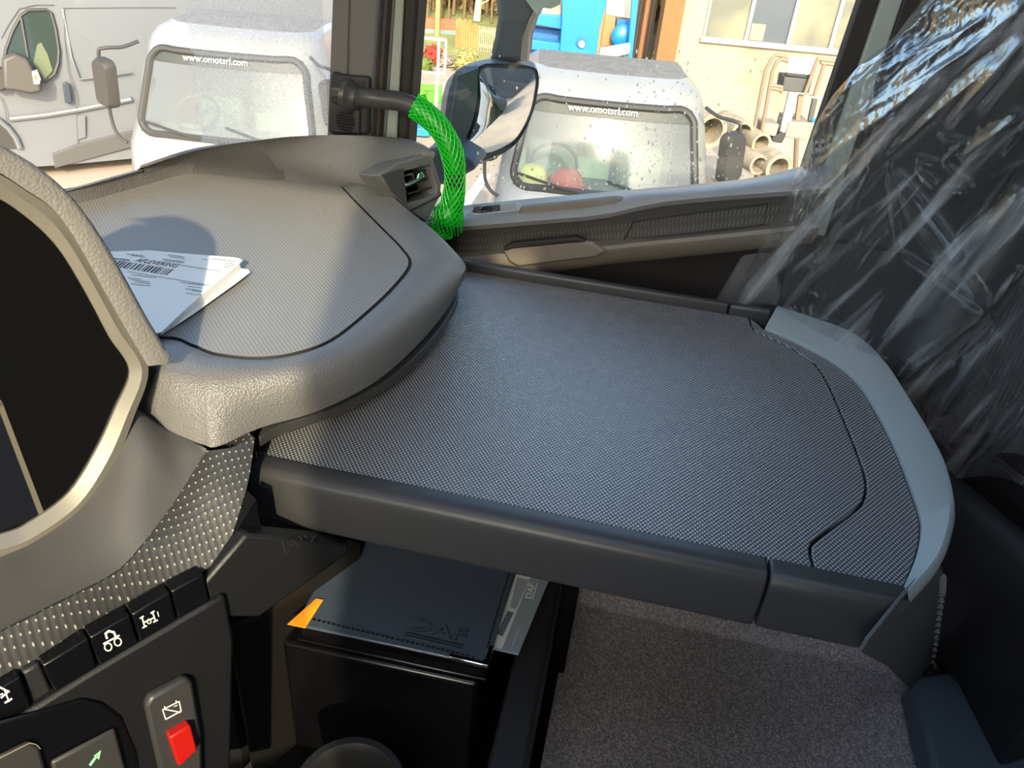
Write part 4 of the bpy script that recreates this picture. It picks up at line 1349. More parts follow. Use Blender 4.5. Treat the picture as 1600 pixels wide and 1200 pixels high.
def make_truck(label, ca, cb, lettering):
    base = tpt(ca, cb, 0)
    rz = math.atan2(SIDE.y, SIDE.x)
    t = thing('flatbed_truck', label, 'truck', base, rz)

    def W(a, b, z):
        return tpt(ca + a, cb + b, z)
    rows = [(0.32, 0.88, 0.02, 1.75, 0.05), (0.60, 0.90, -0.02, 1.75, 0.05), (1.00, 0.90, 0.06, 1.75, 0.07), (1.09, 0.89, 0.12, 1.75, 0.08), (1.13, 0.885, 0.15, 1.75, 0.08),
            (1.35, 0.86, 0.235, 1.74, 0.085), (1.60, 0.81, 0.33, 1.72, 0.09), (1.79, 0.765, 0.41, 1.70, 0.09), (1.86, 0.745, 0.455, 1.69, 0.09), (1.92, 0.71, 0.55, 1.66, 0.08), (1.965, 0.64, 0.72, 1.6, 0.06)]
    rings = [cab_ring(*r) for r in rows]
    n = len(rings[0])
    body, roof = MB(), MB()
    vv = [W(*p) for r in rings for p in r]
    fs = []
    for k in range(len(rows) - 1):
        for i in range(n):
            if 4 <= k <= 6 and 1 <= i < 13:
                continue                               # windshield opening
            j = (i + 1) % n
            fs.append((k * n + i, k * n + j, (k + 1) * n + j, (k + 1) * n + i))
    body.add(vv, fs)
    obj('cab_body', body, M_TWHITE, t, smooth=True, angle=50)
    o = (len(rows) - 1) * n
    roof.add([W(*p) for p in rings[-1]] + [W(*p) for p in cab_ring(1.985, 0.5, 0.95, 1.45, 0.03)], [])
    roof.f += [(i, (i + 1) % n, n + (i + 1) % n, n + i) for i in range(n)] + [tuple(range(n, 2 * n))]
    obj('cab_roof', roof, M_ROOFD, t, smooth=True, angle=60)
    gl_ = MB()
    gl_.loft([[W(p[0], p[1] + 0.006, p[2]) for p in rings[k][1:14]] for k in range(4, 8)], False)
    obj('windshield', gl_, M_TGLASS, t, smooth=True)
    # rubber surround with rounded corners following the opening
    mixp = lambda p, q, f: tuple(a_ + (b_ - a_) * f for a_, b_ in zip(p, q))
    cb_ = [mixp(rings[4][1], rings[5][1], 0.35), mixp(rings[4][1], rings[4][2], 0.7)]
    cb2 = [mixp(rings[4][13], rings[4][12], 0.7), mixp(rings[4][13], rings[5][13], 0.35)]
    ct2 = [mixp(rings[7][13], rings[6][13], 0.4), mixp(rings[7][13], rings[7][12], 0.7)]
    ct_ = [mixp(rings[7][1], rings[7][2], 0.7), mixp(rings[7][1], rings[6][1], 0.4)]
    loop = cb_ + [rings[4][i] for i in range(3, 12)] + cb2 + [rings[5][13], rings[6][13]] + ct2 + [rings[7][i] for i in range(11, 2, -1)] + ct_ + [rings[6][1], rings[5][1]]
    lp = spline([W(p[0], p[1] - 0.004, p[2]) for p in loop], 4)
    obj('windshield_surround', MB().tube(lp + lp[:1], 0.032, 8), M_BLKRUB, t, smooth=True)
    # sun-strip at the top of the glass
    band = [[W(p[0], p[1] - 0.002, p[2]) for p in rings[7][1:14]], [W(a[0] * .48 + b[0] * .52, a[1] * .48 + b[1] * .52 - 0.002, a[2] * .48 + b[2] * .52) for a, b in zip(rings[7][1:14], rings[6][1:14])]]
    obj('shade_band', MB().loft(band, False), mat('windshield_shade_band', (46, 50, 48), 0.5), t, smooth=True)
    p0, p1 = rings[7][5], rings[7][10]
    q0, q1 = W(-0.36, 0.360, 1.728), W(0.20, 0.360, 1.728)
    text('windshield_lettering', lettering, q0, q1 - q0, ZUP * 0.93 + LOOK * 0.37, 0.082, M_WHITEPRINT, t, 0.002, width=0.56)
    # wipers
    for (a0, a1, z1) in ((-0.72, -0.02, 1.16), (0.02, 0.66, 1.16)):
        obj('wiper', MB().tube([W(a0, 0.17, 1.24), W((a0 + a1) / 2, 0.115, 1.17), W(a1, 0.10, 1.12)], 0.012, 6), M_BLKRUB, t)
    # interior
    obj('cab_dash', MB().box((0, 0, 0), (1, 1, 1), M=Matrix.Translation(W(0, 0.45, 1.02)) @ Matrix.Rotation(rz, 4, 'Z') @ Matrix.Diagonal((1.6, 0.5, 0.16, 1))), M_INTG, t, bevel=0.03)
    obj('cab_back', MB().box((0, 0, 0), (1, 1, 1), M=Matrix.Translation(W(0, 1.6, 1.3)) @ Matrix.Rotation(rz, 4, 'Z') @ Matrix.Diagonal((1.5, 0.04, 1.0, 1))), M_INTL, t)
    sc_ = W(-0.42, 0.62, 1.22)
    ax = (LOOK * -0.6 + ZUP * 0.8).normalized()
    a_ = ax.orthogonal().normalized(); b_ = ax.cross(a_)
    obj('steering_wheel', MB().tube([sc_ + (a_ * math.cos(q) + b_ * math.sin(q)) * 0.2 for q in [2 * math.pi * k / 28 for k in range(29)]], 0.016, 8), M_BLKRUB, t, smooth=True)
    for a0 in (-0.42, 0.42):
        obj('cab_seat', MB().box((0, 0, 0), (1, 1, 1), M=Matrix.Translation(W(a0, 1.25, 1.15)) @ Matrix.Rotation(rz, 4, 'Z') @ Matrix.Diagonal((0.46, 0.14, 0.7, 1))), M_INTG, t, bevel=0.05)
    # mirrors on tubular brackets
    for s in (-1, 1):
        obj('mirror_bracket', MB().tube(spline([W(s * 0.74, 0.40, 1.84), W(s * 0.84, 0.30, 1.80), W(s * 0.95, 0.22, 1.795), W(s * 1.0, 0.20, 1.75), W(s * 1.0, 0.20, 1.45), W(s * 0.985, 0.18, 1.18), W(s * 0.93, 0.15, 1.08), W(s * 0.86, 0.14, 1.04)], 5, False), 0.015, 8), M_BLKRUB, t, smooth=True)
        rr_ = round_rect(0.20, 0.40, 0.06)
        mm = Matrix.Translation(W(s * 0.97, 0.20, 1.52)) @ Matrix.Rotation(rz + s * 0.5, 4, 'Z') @ Matrix.Rotation(math.radians(90), 4, 'X') @ Matrix.Rotation(s * 0.12, 4, 'Z')
        f_ = [mm @ Vector((x, y, 0.03)) for x, y in rr_]
        g_ = [mm @ Vector((x * 0.85, y * 0.9, 0.07)) for x, y in rr_]
        h_ = [mm @ Vector((x, y, -0.03)) for x, y in rr_]
        obj('mirror_head', MB().loft([h_, f_, g_], True, True, True), mat('cab_mirror_shell', (54, 52, 49), 0.6), t, smooth=True, angle=50)
    for a0 in (-0.78, 0.78):
        obj('wheel', MB().lathe(W(a0 - 0.1, 0.75, 0.33), [(0.2, 0), (0.33, 0.02), (0.33, 0.2), (0.2, 0.22)], 28, SIDE), M_TYRE, t, smooth=True)
    obj('headlight', MB().ball(W(-0.62, 0.02, 0.72), 0.11, (1.2, 1, 0.9)), M_CHROME, t, smooth=True)
    obj('headlight', MB().ball(W(0.62, 0.02, 0.72), 0.11, (1.2, 1, 0.9)), M_CHROME, t, smooth=True)
    obj('bumper', MB().box((0, 0, 0), (1, 1, 1), M=Matrix.Translation(W(0, 0.02, 0.45)) @ Matrix.Rotation(rz, 4, 'Z') @ Matrix.Diagonal((1.7, 0.2, 0.22, 1))), M_GREYTRIM, t, bevel=0.03)
    obj('chassis', MB().box((0, 0, 0), (1, 1, 1), M=Matrix.Translation(W(0, 1.3, 0.45)) @ Matrix.Rotation(rz, 4, 'Z') @ Matrix.Diagonal((0.8, 2.0, 0.2, 1))), M_BLKRUB, t)
    return W


T2 = make_truck('white truck cab seen through the rain-dotted door window, two hard hats inside', 0.60, 6.07, 'www.omotsrl.com')
T1 = make_truck('white truck cab seen through the fogged windshield, beside the white van', -2.72, 6.55, 'www.omotsrl.com')


def hard_hat(label, c, r, rgb, nm):
    t = thing('hard_hat', label, 'hard hat', c - ZUP * 0.02)
    m = mat(nm, rgb, 0.45)
    obj('shell', MB().lathe(c, [(r, 0), (r * 0.99, r * 0.3), (r * 0.88, r * 0.62), (r * 0.62, r * 0.9), (r * 0.3, r * 1.02), (0.001, r * 1.05)], 24), m, t, smooth=True)
    obj('brim', MB().lathe(c - LOOK * 0.02, [(r * 0.9, -0.012), (r * 1.16, -0.01), (r * 1.16, 0.0), (r * 0.95, 0.01)], 24), m, t, smooth=True)


hard_hat('yellow hard hat on the dash behind the truck windshield', T2(-0.60, 0.36, 1.125), 0.135, (248, 214, 30), 'yellow_shell')
hard_hat('orange red hard hat on the dash behind the truck windshield', T2(-0.30, 0.34, 1.115), 0.145, (238, 70, 48), 'red_shell')

# ------------------------------------------------------------------ white panel van
V0 = ox(90, 150, 7.6)
DV = Vector((0.71, -0.704, 0)).normalized()
NV_ = Vector((-DV.y * -1, 0, 0))
NVN = Vector((DV.y, -DV.x, 0)).normalized()
if NVN.dot(CAM - V0) < 0:
    NVN = -NVN


def vp(px, py, off=0.0):
    return pl(px, py, V0 + NVN * off, NVN)


def vm(s, h, off=0.0):
    p = V0 + DV * s + NVN * off
    return Vector((p.x, p.y, GROUND + h))


van = thing('panel_van', 'white panel van with dark door mirror parked beside the truck cab', 'van', vm(1.0, 0, -1.0), math.atan2(DV.y, DV.x))
prof = [(-1.75, 0.35), (-1.78, 0.75), (-1.62, 1.02), (-1.05, 1.20), (-0.55, 1.72), (-0.32, 1.95), (-0.05, 2.12), (0.4, 2.28), (0.9, 2.36), (3.7, 2.38), (3.85, 2.2), (3.9, 0.4), (3.3, 0.32), (-0.1, 0.30)]
prof = [(s_, h_ - 0.17 if h_ < 0.5 else h_) for s_, h_ in prof]
loops_v = []
for off, k in ((0.0, 1.0), (-0.06, 1.0), (-1.0, 1.0), (-1.94, 1.0), (-2.0, 1.0)):
    ins_ = 0.10 if off in (0.0, -2.0) else 0.0
    loops_v.append([vm(s, h - (ins_ * 0.8 if h > 1.9 else 0), off - (0.18 * max(0, (h - 1.0) / 1.4) if off > -1 else -0.18 * max(0, (h - 1.0) / 1.4) if off < -1 else 0)) for s, h in prof])
obj('van_body', MB().loft(loops_v, True, True, True), M_WPAINT, van, smooth=True, angle=30)


def vsurf(px, py, lift=0.0):
    """point on the leaning van side"""
    p = vp(px, py, 0)
    for _ in range(6):
        h = p.z - GROUND
        p = vp(px, py, -0.18 * max(0, (h - 1.0) / 1.4) + lift)
    return p


win = [(7, 92), (9, 78), (20, 48), (33, 24), (44, 16), (72, 15), (80, 20), (87, 45), (92, 78), (91, 98), (85, 116), (70, 128), (55, 126), (30, 116), (10, 104)]
obj('door_window', MB().prism([vsurf(*p, 0.008) for p in win], -NVN * 0.02), mat('van_window_tint', (46, 56, 52), 0.06, spec=1.0), van)
lpw = [vsurf(*p, 0.01) for p in win]
obj('window_seal', MB().tube(lpw + lpw[:1], 0.016, 6), M_BLKRUB, van)
obj('window_bar', MB().tube([vsurf(33, 28, 0.014), vsurf(44, 90, 0.014)], 0.016, 6), M_BLKRUB, van)
obj('seat_shape', MB().prism([vsurf(*p, 0.009) for p in ((52, 98), (58, 70), (64, 66), (74, 84), (82, 110), (70, 124))], NVN * 0.002), mat('van_window_glimpse', (92, 100, 78), 0.2), van)
obj('door_handle', MB().prism([vsurf(*p, 0.03) for p in ((98, 131), (104, 128), (109, 131), (113, 158), (109, 163), (102, 161))], -NVN * 0.03), mat('handle_blue_black', (46, 54, 66), 0.5), van, bevel=0.01)
for nm, pts in (('door_seam', ((100, 12), (101, 60), (106, 110), (118, 150), (120, 182), (122, 224))), ('roof_groove', ((97, 13), (190, 12), (275, 12))), ('door_seam', ((2, 60), (14, 38), (30, 14), (55, 8), (85, 8))), ('wing_seam', ((0, 150), (8, 170), (12, 200), (16, 212)))):
    obj(nm, MB().tube([vsurf(*p, 0.002) for p in pts], 0.004, 6), M_GREYTRIM, van)
pan = [vsurf(*p, 0.001) for p in ((98, 14), (104, 45), (112, 90), (124, 124), (165, 119), (205, 113))]
obj('panel_edge', MB().tube([p - NVN * 0.006 for p in pan], 0.011, 8), M_WPAINT, van, smooth=True)
obj('side_swage', MB().tube([vsurf(*p, -0.02) for p in ((15, 186), (70, 180), (130, 170), (205, 155))], 0.03, 8), M_WPAINT, van, smooth=True)
obj('fuel_flap', MB().prism([vsurf(*p, 0.004) for p in ((121, 182), (133, 180), (134, 214), (122, 218))], NVN * 0.004), M_WPAINT, van, bevel=0.003)
obj('side_moulding', MB().prism([vsurf(*p, 0.03) for p in ((82, 241), (122, 226), (200, 206), (215, 204), (215, 228), (86, 263))], -NVN * 0.03), M_GREYTRIM, van, bevel=0.008)
arch = []
ac = vm(-0.92, 0.36, 0.012)
for k in range(13):
    q = math.pi * k / 12
    arch.append(ac + DV * (0.44 * math.cos(q)) + ZUP * (0.44 * math.sin(q)))
obj('wheel_arch', MB().prism(arch, -NVN * 0.02), M_BLKRUB, van)
obj('arch_lip', MB().tube(arch, 0.03, 8), M_WPAINT, van, smooth=True)
for s in (-0.92, 2.6):
    obj('wheel', MB().lathe(vm(s, 0.34, -0.22), [(0.19, 0), (0.34, 0.02), (0.34, 0.2), (0.22, 0.235)], 28, NVN), M_TYRE, van, smooth=True)
vmr = obj('door_mirror', MB().prism([vsurf(*p, 0.20) for p in ((4, 92), (24, 84), (44, 92), (52, 108), (64, 130), (67, 144), (50, 148), (30, 144), (6, 140))], -NVN * 0.14), mat('van_mirror_grey', (62, 59, 55), 0.55), van, bevel=0.03, seg=3)
obj('mirror_lamp', MB().prism([vsurf(*p, 0.215) for p in ((50, 112), (58, 109), (64, 124), (62, 132), (53, 132))], -NVN * 0.02), mat('indicator_lens', (220, 205, 195), 0.2), vmr, bevel=0.006)
obj('mirror_lamp_core', MB().prism([vsurf(*p, 0.217) for p in ((53, 118), (59, 117), (59, 125), (54, 126))], -NVN * 0.01), mat('indicator_amber', (226, 110, 70), 0.3), vmr)
obj('mirror_arm', MB().prism([vsurf(*p, 0.10) for p in ((-8, 105), (10, 108), (14, 124), (8, 142), (-8, 144))], -NVN * 0.1), M_BLKRUB, van, bevel=0.02)

# ------------------------------------------------------------------ building
M_RENDER = mat('cream_render', (142, 137, 120), 0.9, vary=(1.2, (116, 104, 88), 0.55, 0.8))
M_ORANGE = mat('ochre_pillar', (122, 88, 55), 0.9)
bl = thing('workshop_building', 'cream rendered workshop with ochre pillar and wide windows, behind the truck cab', 'building', tpt(6, 15.5, 0))
BD = 15.0


def bb(name, a0, a1, h0, h1, b0, b1, m, par=None, bev=0.0):
    pts = [tpt(a0, b0, h0), tpt(a1, b0, h0), tpt(a1, b0, h1), tpt(a0, b0, h1)]
    return obj(name, MB().prism(pts, LOOK * (b1 - b0)), m, par or bl, bevel=bev)


bb('lower_wall', 2.36, 14.0, 0, 1.20, BD, BD + 0.3, M_RENDER)
bb('upper_wall', 2.36, 14.0, 3.2, 5.5, BD, BD + 0.3, M_RENDER)
bb('pier', 2.36, 2.80, 1.20, 3.2, BD, BD + 0.3, M_RENDER)
bb('corner_pillar', 2.02, 2.36, 0, 5.5, BD - 0.12, BD + 0.4, M_ORANGE)
bb('recess_wall', -0.2, 2.05, 0, 5.5, BD + 1.2, BD + 1.5, mat('recess_brown', (150, 116, 84), 0.9))
bb('roof', -0.2, 14.2, 5.5, 5.7, BD - 0.4, BD + 9, M_GREYTRIM)
bb('side_wall', 13.9, 14.2, 0, 5.5, BD, BD + 8, M_RENDER)
bb('sill', 2.75, 14.0, 1.16, 1.24, BD - 0.08, BD + 0.1, mat('pale_sill', (164, 162, 154), 0.8), None, 0.01)
M_BPANE = mat('mottled_window_pane', (98, 99, 92), 0.25, vary=(0.8, (130, 125, 105), 0.45, 0.6))  # grey pane with random cream mottling
M_BPANE2 = mat('dark_window_pane', (80, 86, 94), 0.12, spec=0.8)
for k in range(14):
    a0 = 2.80 + 0.755 * k
    p_ = bb('window_pane', a0 + 0.03, a0 + 0.725, 1.24, 3.2, BD + 0.06, BD + 0.08, M_BPANE2 if k == 1 else M_BPANE)
    bb('mullion', a0 - 0.03, a0 + 0.03, 1.24, 3.2, BD, BD + 0.1, mat('white_mullion', (160, 160, 154), 0.6))
bb('pane_poster', 3.62, 3.86, 1.26, 1.52, BD + 0.05, BD + 0.06, mat('yellow_notice', (214, 178, 110), 0.8))
for a0, r_, m_ in ((1.25, 0.05, M_GREYTRIM), (1.42, 0.035, M_BLKRUB), (1.56, 0.06, M_GREYTRIM), (1.72, 0.03, M_BLKRUB), (1.84, 0.05, mat('rust_pipe', (132, 92, 66), 0.8)), (1.96, 0.03, M_GREYTRIM)):
    obj('drain_pipe', MB().tube([tpt(a0, BD + 0.9, 0), tpt(a0, BD + 0.9, 5.4)], r_, 10), m_, bl, smooth=True)

# ------------------------------------------------------------------ blue access machine
bm = thing('blue_lift_machine', 'bright blue lift machine with white arms, between mirror and building', 'machine', tpt(0.5, 10.6, 0))
M_BLUE = mat('bright_blue_paint', (26, 116, 186), 0.4, coat=0.2)
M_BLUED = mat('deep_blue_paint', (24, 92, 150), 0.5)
M_OFFW = mat('machine_off_white', (166, 160, 146), 0.5)


def mp_(name, pts, d, th, m, par=None, bev=0.01):
    return obj(name, MB().prism([dl(*p, d) for p in pts], LOOK * th), m, par or bm, bevel=bev)


mp_('main_plate', ((878, -90), (962, -90), (949, 0), (936, 49), (931, 101), (922, 101), (920, 89), (892, 83), (889, 98), (873, 99), (877, 45), (878, 24)), 10.4, 0.12, M_BLUE)
mp_('side_plate', ((790, 38), (835, 39), (878, 46), (879, 24), (846, 22), (790, 20)), 10.5, 0.4, M_BLUE)
mp_('upper_plate', ((846, 24), (878, 24), (880, -90), (850, -90)), 10.55, 0.3, mat('machine_taupe', (150, 132, 116), 0.7))
mp_('lower_beam', ((800, 60), (829, 62), (876, 68), (876, 81), (829, 78), (800, 76)), 10.45, 0.3, M_BLUE)
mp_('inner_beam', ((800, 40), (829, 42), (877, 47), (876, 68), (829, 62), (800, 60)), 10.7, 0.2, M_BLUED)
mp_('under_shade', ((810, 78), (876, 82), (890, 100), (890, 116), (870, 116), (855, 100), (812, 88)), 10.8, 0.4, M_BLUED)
hc = dl(908, 66, 10.39)
obj('round_port', MB().lathe(hc, [(0.062, 0.0), (0.062, 0.015), (0.05, 0.016), (0.001, 0.016)], 20, -LOOK), M_BLUED, bm, smooth=True)
obj('port_core', MB().lathe(dl(909, 69, 10.37), [(0.04, 0.0), (0.04, 0.012), (0.001, 0.013)], 16, -LOOK), mat('port_tan', (196, 160, 130), 0.7), bm)
mp_('white_box', ((890, 86), (920, 88), (919, 102), (889, 100)), 10.3, 0.2, M_WHITEPRINT)
mp_('brush_skirt', ((886, 100), (925, 101), (926, 113), (905, 114), (888, 111)), 10.25, 0.3, M_BLKRUB)
mp_('back_panel', ((950, -60), (996, -60), (989, 30), (946, 24)), 10.9, 0.1, M_OFFW)
mp_('wood_board', ((945, 24), (962, 27), (958, 72), (938, 72)), 10.85, 0.05, mat('weathered_board', (160, 120, 82), 0.8))
mp_('motor_frame', ((964, 30), (988, 32), (982, 74), (958, 72)), 10.8, 0.1, M_BLUED)
obj('motor_drum', MB().lathe(dl(972, 56, 10.75), [(0.14, 0), (0.14, 0.05), (0.10, 0.09), (0.001, 0.1)], 24, -LOOK), M_BLUE, bm, smooth=True)
mp_('post', ((989, -20), (1000, -20), (988, 90), (982, 122), (976, 122), (980, 90)), 10.5, 0.1, M_BLUE)
mp_('upper_arm', ((938, 76), (985, 68), (984, 84), (934, 96)), 10.45, 0.1, M_OFFW)
mp_('lower_arm', ((930, 104), (980, 90), (978, 104), (934, 120)), 10.4, 0.1, M_OFFW)
obj('arm_roller', MB().lathe(dl(930, 112, 10.35), [(0.07, 0), (0.07, 0.25), (0.05, 0.27)], 20, LOOK * 0.3 + SIDE), M_OFFW, bm, smooth=True)
mp_('foot_plate', ((955, 112), (985, 118), (984, 130), (958, 126)), 10.6, 0.3, M_BLUE)
mp_('machine_base', ((830, 130), (985, 150), (980, 190), (820, 175)), 10.4, 0.9, M_BLUED)
obj('support_leg', MB().tube([dl(850, 150, 10.6), tpt(-0.1, 10.7, 0)], 0.08, 8), M_BLUED, bm)
obj('support_leg', MB().tube([dl(960, 160, 10.6), tpt(0.9, 10.7, 0)], 0.08, 8), M_BLUED, bm)
gr = thing('guard_rail', 'grey metal guard rail beside the blue lift machine', 'rail', tpt(1.6, 12, 0))
for p, q in (((985, 110), (1018, 117)), ((1010, 115), (1006, 150)), ((990, 112), (984, 150))):
    obj('rail_tube', MB().tube([dl(*p, 11.8), dl(*q, 11.8)], 0.03, 8), M_GREYTRIM, gr)

# ------------------------------------------------------------------ mobile rig with handrails beside the wall
rg = thing('mobile_rig', 'grey tube handrail rig with white panel standing against the cream wall', 'rig', tpt(3.1, 9.9, 0))
M_TUBEB = mat('brown_steel_tube', (122, 106, 88), 0.6)
D9 = 9.8
for pts in (((1178, 205), (1196, 110), (1206, 92), (1214, 86), (1226, 88), (1232, 92)), ((1190, 205), (1207, 112), (1214, 96), (1222, 92), (1232, 96)), ((1203, 133), (1222, 136), (1221, 146)), ((1200, 137), (1222, 141)),
            ((1277, 92), (1304, 96)), ((1282, 98), (1304, 101)), ((1278, 92), (1258, 145)), ((1288, 100), (1272, 150))):
    obj('hand_rail', MB().tube([dl(*p, D9) for p in pts], 0.022, 8), M_TUBEB, rg, smooth=True)
mp_('white_panel', ((1232, 88), (1278, 92), (1272, 118), (1230, 114)), D9 + 0.05, 0.04, M_WHITEPRINT, rg)
mp_('green_mark', ((1241, 102), (1252, 102), (1251, 107), (1240, 107)), D9 + 0.04, 0.01, mat('green_mark', (150, 215, 160), 0.6), rg, 0)
mp_('dark_slot', ((1229, 114), (1272, 118), (1270, 124), (1228, 119)), D9 + 0.06, 0.05, M_BLKRUB, rg)
mp_('grey_locker', ((1226, 120), (1270, 124), (1264, 146), (1222, 142)), D9 + 0.05, 0.3, M_GREYTRIM, rg)
mp_('white_strut', ((1233, 144), (1248, 145), (1232, 208), (1218, 208)), D9 + 0.02, 0.06, mat('strut_white', (166, 164, 156), 0.6), rg)
mp_('side_frame', ((1248, 148), (1256, 149), (1250, 192), (1242, 191)), D9 + 0.1, 0.05, M_TUBEB, rg)
mp_('cross_bar', ((1256, 148), (1300, 152), (1299, 157), (1255, 153)), D9 + 0.1, 0.05, M_OFFW, rg)
mp_('side_frame', ((1270, 154), (1278, 155), (1270, 192), (1262, 191)), D9 + 0.1, 0.05, M_GREYTRIM, rg)
mp_('grey_tank', ((1233, 190), (1266, 192), (1262, 220), (1226, 214)), D9, 0.5, mat('tank_grey', (132, 125, 116), 0.6), rg)
mp_('valve_block', ((1190, 192), (1218, 195), (1212, 214), (1188, 208)), D9, 0.3, mat('block_taupe', (140, 132, 120), 0.7), rg)
mp_('tow_bracket', ((1206, 216), (1222, 206), (1228, 212), (1222, 224), (1208, 222)), D9 - 0.02, 0.2, M_BLKRUB, rg)
mp_('blue_tag', ((1270, 184), (1276, 185), (1275, 192), (1268, 191)), D9 - 0.02, 0.02, M_BLUE, rg)
obj('rig_leg', MB().tube([dl(1180, 205, D9), tpt(2.95, D9, 0)], 0.03, 8), M_TUBEB, rg)
obj('rig_leg', MB().tube([dl(1245, 215, D9), tpt(3.5, D9 + 0.3, 0)], 0.03, 8), M_TUBEB, rg)
# concrete pipe rings
M_CONC = mat('concrete_ring', (150, 138, 120), 0.9, vary=(8, (120, 110, 94), 0.45, 0.7))
for i, (cx_, cy_, r_, d_, lab) in enumerate(((1112, 205, 0.20, 9.4, 'largest concrete pipe ring beside the dark truck mirror'), (1160, 210, 0.16, 9.6, 'concrete pipe ring half hidden behind the dark truck mirror'), (1190, 225, 0.13, 9.5, 'pale concrete pipe ring under the rig bracket'),
                                            (1186, 258, 0.12, 9.2, 'small concrete pipe ring next to the window sill'), (1217, 264, 0.17, 9.2, 'wide concrete pipe ring low under the grey rig'))):
    t = thing('pipe_ring', lab, 'pipe', dl(cx_, cy_, d_ + 0.3) - ZUP * r_, group='concrete pipes in the yard')
    ax = (LOOK * 0.9 + SIDE * -0.3).normalized()
    obj('pipe_wall', MB().lathe(dl(cx_, cy_, d_), [(r_ * 0.74, 0.0), (r_, 0.0), (r_, 0.5), (r_ * 0.74, 0.5), (r_ * 0.74, 0.0)], 28, ax, False), M_CONC, t, smooth=True)
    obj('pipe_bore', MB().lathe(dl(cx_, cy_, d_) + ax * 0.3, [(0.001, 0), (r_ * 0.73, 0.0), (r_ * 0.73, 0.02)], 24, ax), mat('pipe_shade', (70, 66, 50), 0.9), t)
pal = MB().box(tpt(3.2, 9.9, 0.14), (1.2, 2.0, 0.24), AZ)
tag(obj('timber_pallet', MB().prism([tpt(1.6, 9.1, 0), tpt(4.2, 9.1, 0), tpt(4.2, 10.4, 0), tpt(1.6, 10.4, 0)], (0, 0, 0.12)), M_TUBEB), 'low timber pallet under the concrete pipe rings', 'pallet')

# ------------------------------------------------------------------ far side of the yard
tr_ = thing('white_trolley', 'white tube trolley frame near the lawn, next to the handle', 'trolley', tpt(-1.4, 12.3, 0))
D12 = 12.2
M_TUBEW = mat('white_tube_paint', (186, 184, 174), 0.5)
for pts in (((648, 57), (690, 63)), ((650, 58), (698, 63)), ((657, 60), (652, 150)), ((686, 63), (682, 160)), ((697, 64), (692, 165)), ((649, 110), (686, 116)), ((684, 116), (696, 113)), ((654, 112), (648, 200)), ((683, 118), (680, 178))):
    obj('frame_tube', MB().tube([dl(*p, D12 + (0.3 if pts[0][0] > 694 else 0)) for p in pts], 0.022, 8), M_TUBEW, tr_)
for px in (650, 682):
    p = dl(px, 175, D12)
    obj('frame_leg', MB().tube([p, Vector((p.x, p.y, GROUND))], 0.022, 8), M_TUBEW, tr_)
tag(obj('blue_board', MB().prism([dl(*p, 11.4) for p in ((600, 196), (672, 202), (670, 214), (600, 210))], LOOK * 0.5), mat('cyan_blue_board', (40, 128, 186), 0.5), bevel=0.01), 'cyan blue low bench by the green handle sleeve', 'bench')
obj_b = oz(683, 59, GROUND)
tag(obj('yellow_pole', MB().tube([obj_b, obj_b + Vector((0, 0, 5.5))], 0.055, 10), mat('yellow_pole_paint', (214, 176, 96), 0.7), smooth=True), 'tall ochre yellow pole standing on the lawn', 'pole')
# timber screen and picket fence on the lawn
fs_ = thing('timber_screen', 'short orange brown timber plank screen on the lawn', 'fence', oz(725, 78, GROUND))
M_WOOD = mat('orange_timber', (182, 126, 76), 0.8, vary=(6, (160, 106, 62), 0.4, 0.7))
fb0, fb1 = oz(711, 76, GROUND), oz(747, 82, GROUND)
for k in range(9):
    a = fb0.lerp(fb1, k / 9.0); b = fb0.lerp(fb1, (k + 0.9) / 9.0)
    hgt = 0.62 + (0.03 if k % 2 else 0) - (0.06 if k > 5 else 0)
    obj('plank', MB().prism([a, b, b + ZUP * hgt, a + ZUP * hgt], LOOK * 0.04), M_WOOD, fs_)
pk = thing('picket_fence', 'cream picket fence beside the timber screen', 'fence', oz(757, 82, GROUND))
pf0, pf1 = oz(747, 82, GROUND), oz(790, 88, GROUND)
M_PICK = mat('cream_picket', (186, 168, 126), 0.8)
for k in range(13):
    a = pf0.lerp(pf1, k / 13.0); b = pf0.lerp(pf1, (k + 0.5) / 13.0)
    obj('picket', MB().prism([a, b, b + ZUP * 0.55, a + ZUP * 0.55], LOOK * 0.03), M_PICK, pk)
for h in (0.12, 0.42):
    obj('fence_rail', MB().prism([pf0 + ZUP * h + LOOK * 0.04, pf1 + ZUP * h + LOOK * 0.04, pf1 + ZUP * (h + 0.06) + LOOK * 0.04, pf0 + ZUP * (h + 0.06) + LOOK * 0.04], LOOK * 0.03), M_PICK, pk)
# low red-brown wall and blue edging at the back of the lawn
lwl = thing('garden_wall', 'low red brown garden wall with grey blue base behind the lawn', 'wall', tpt(-4, 22.5, 0.1))
wa, wb = oz(560, 47, GROUND), oz(712, 58, GROUND)
obj('wall_coping', MB().prism([wa + ZUP * 0.12, wb + ZUP * 0.12, wb + ZUP * 0.38, wa + ZUP * 0.38], LOOK * 0.2), mat('red_brown_brick', (168, 96, 72), 0.9), lwl)
obj('wall_base', MB().prism([wa - LOOK * 0.02, wb - LOOK * 0.02, wb + ZUP * 0.14 - LOOK * 0.02, wa + ZUP * 0.14 - LOOK * 0.02], LOOK * 0.2), mat('grey_blue_edging', (112, 132, 138), 0.9), lwl)


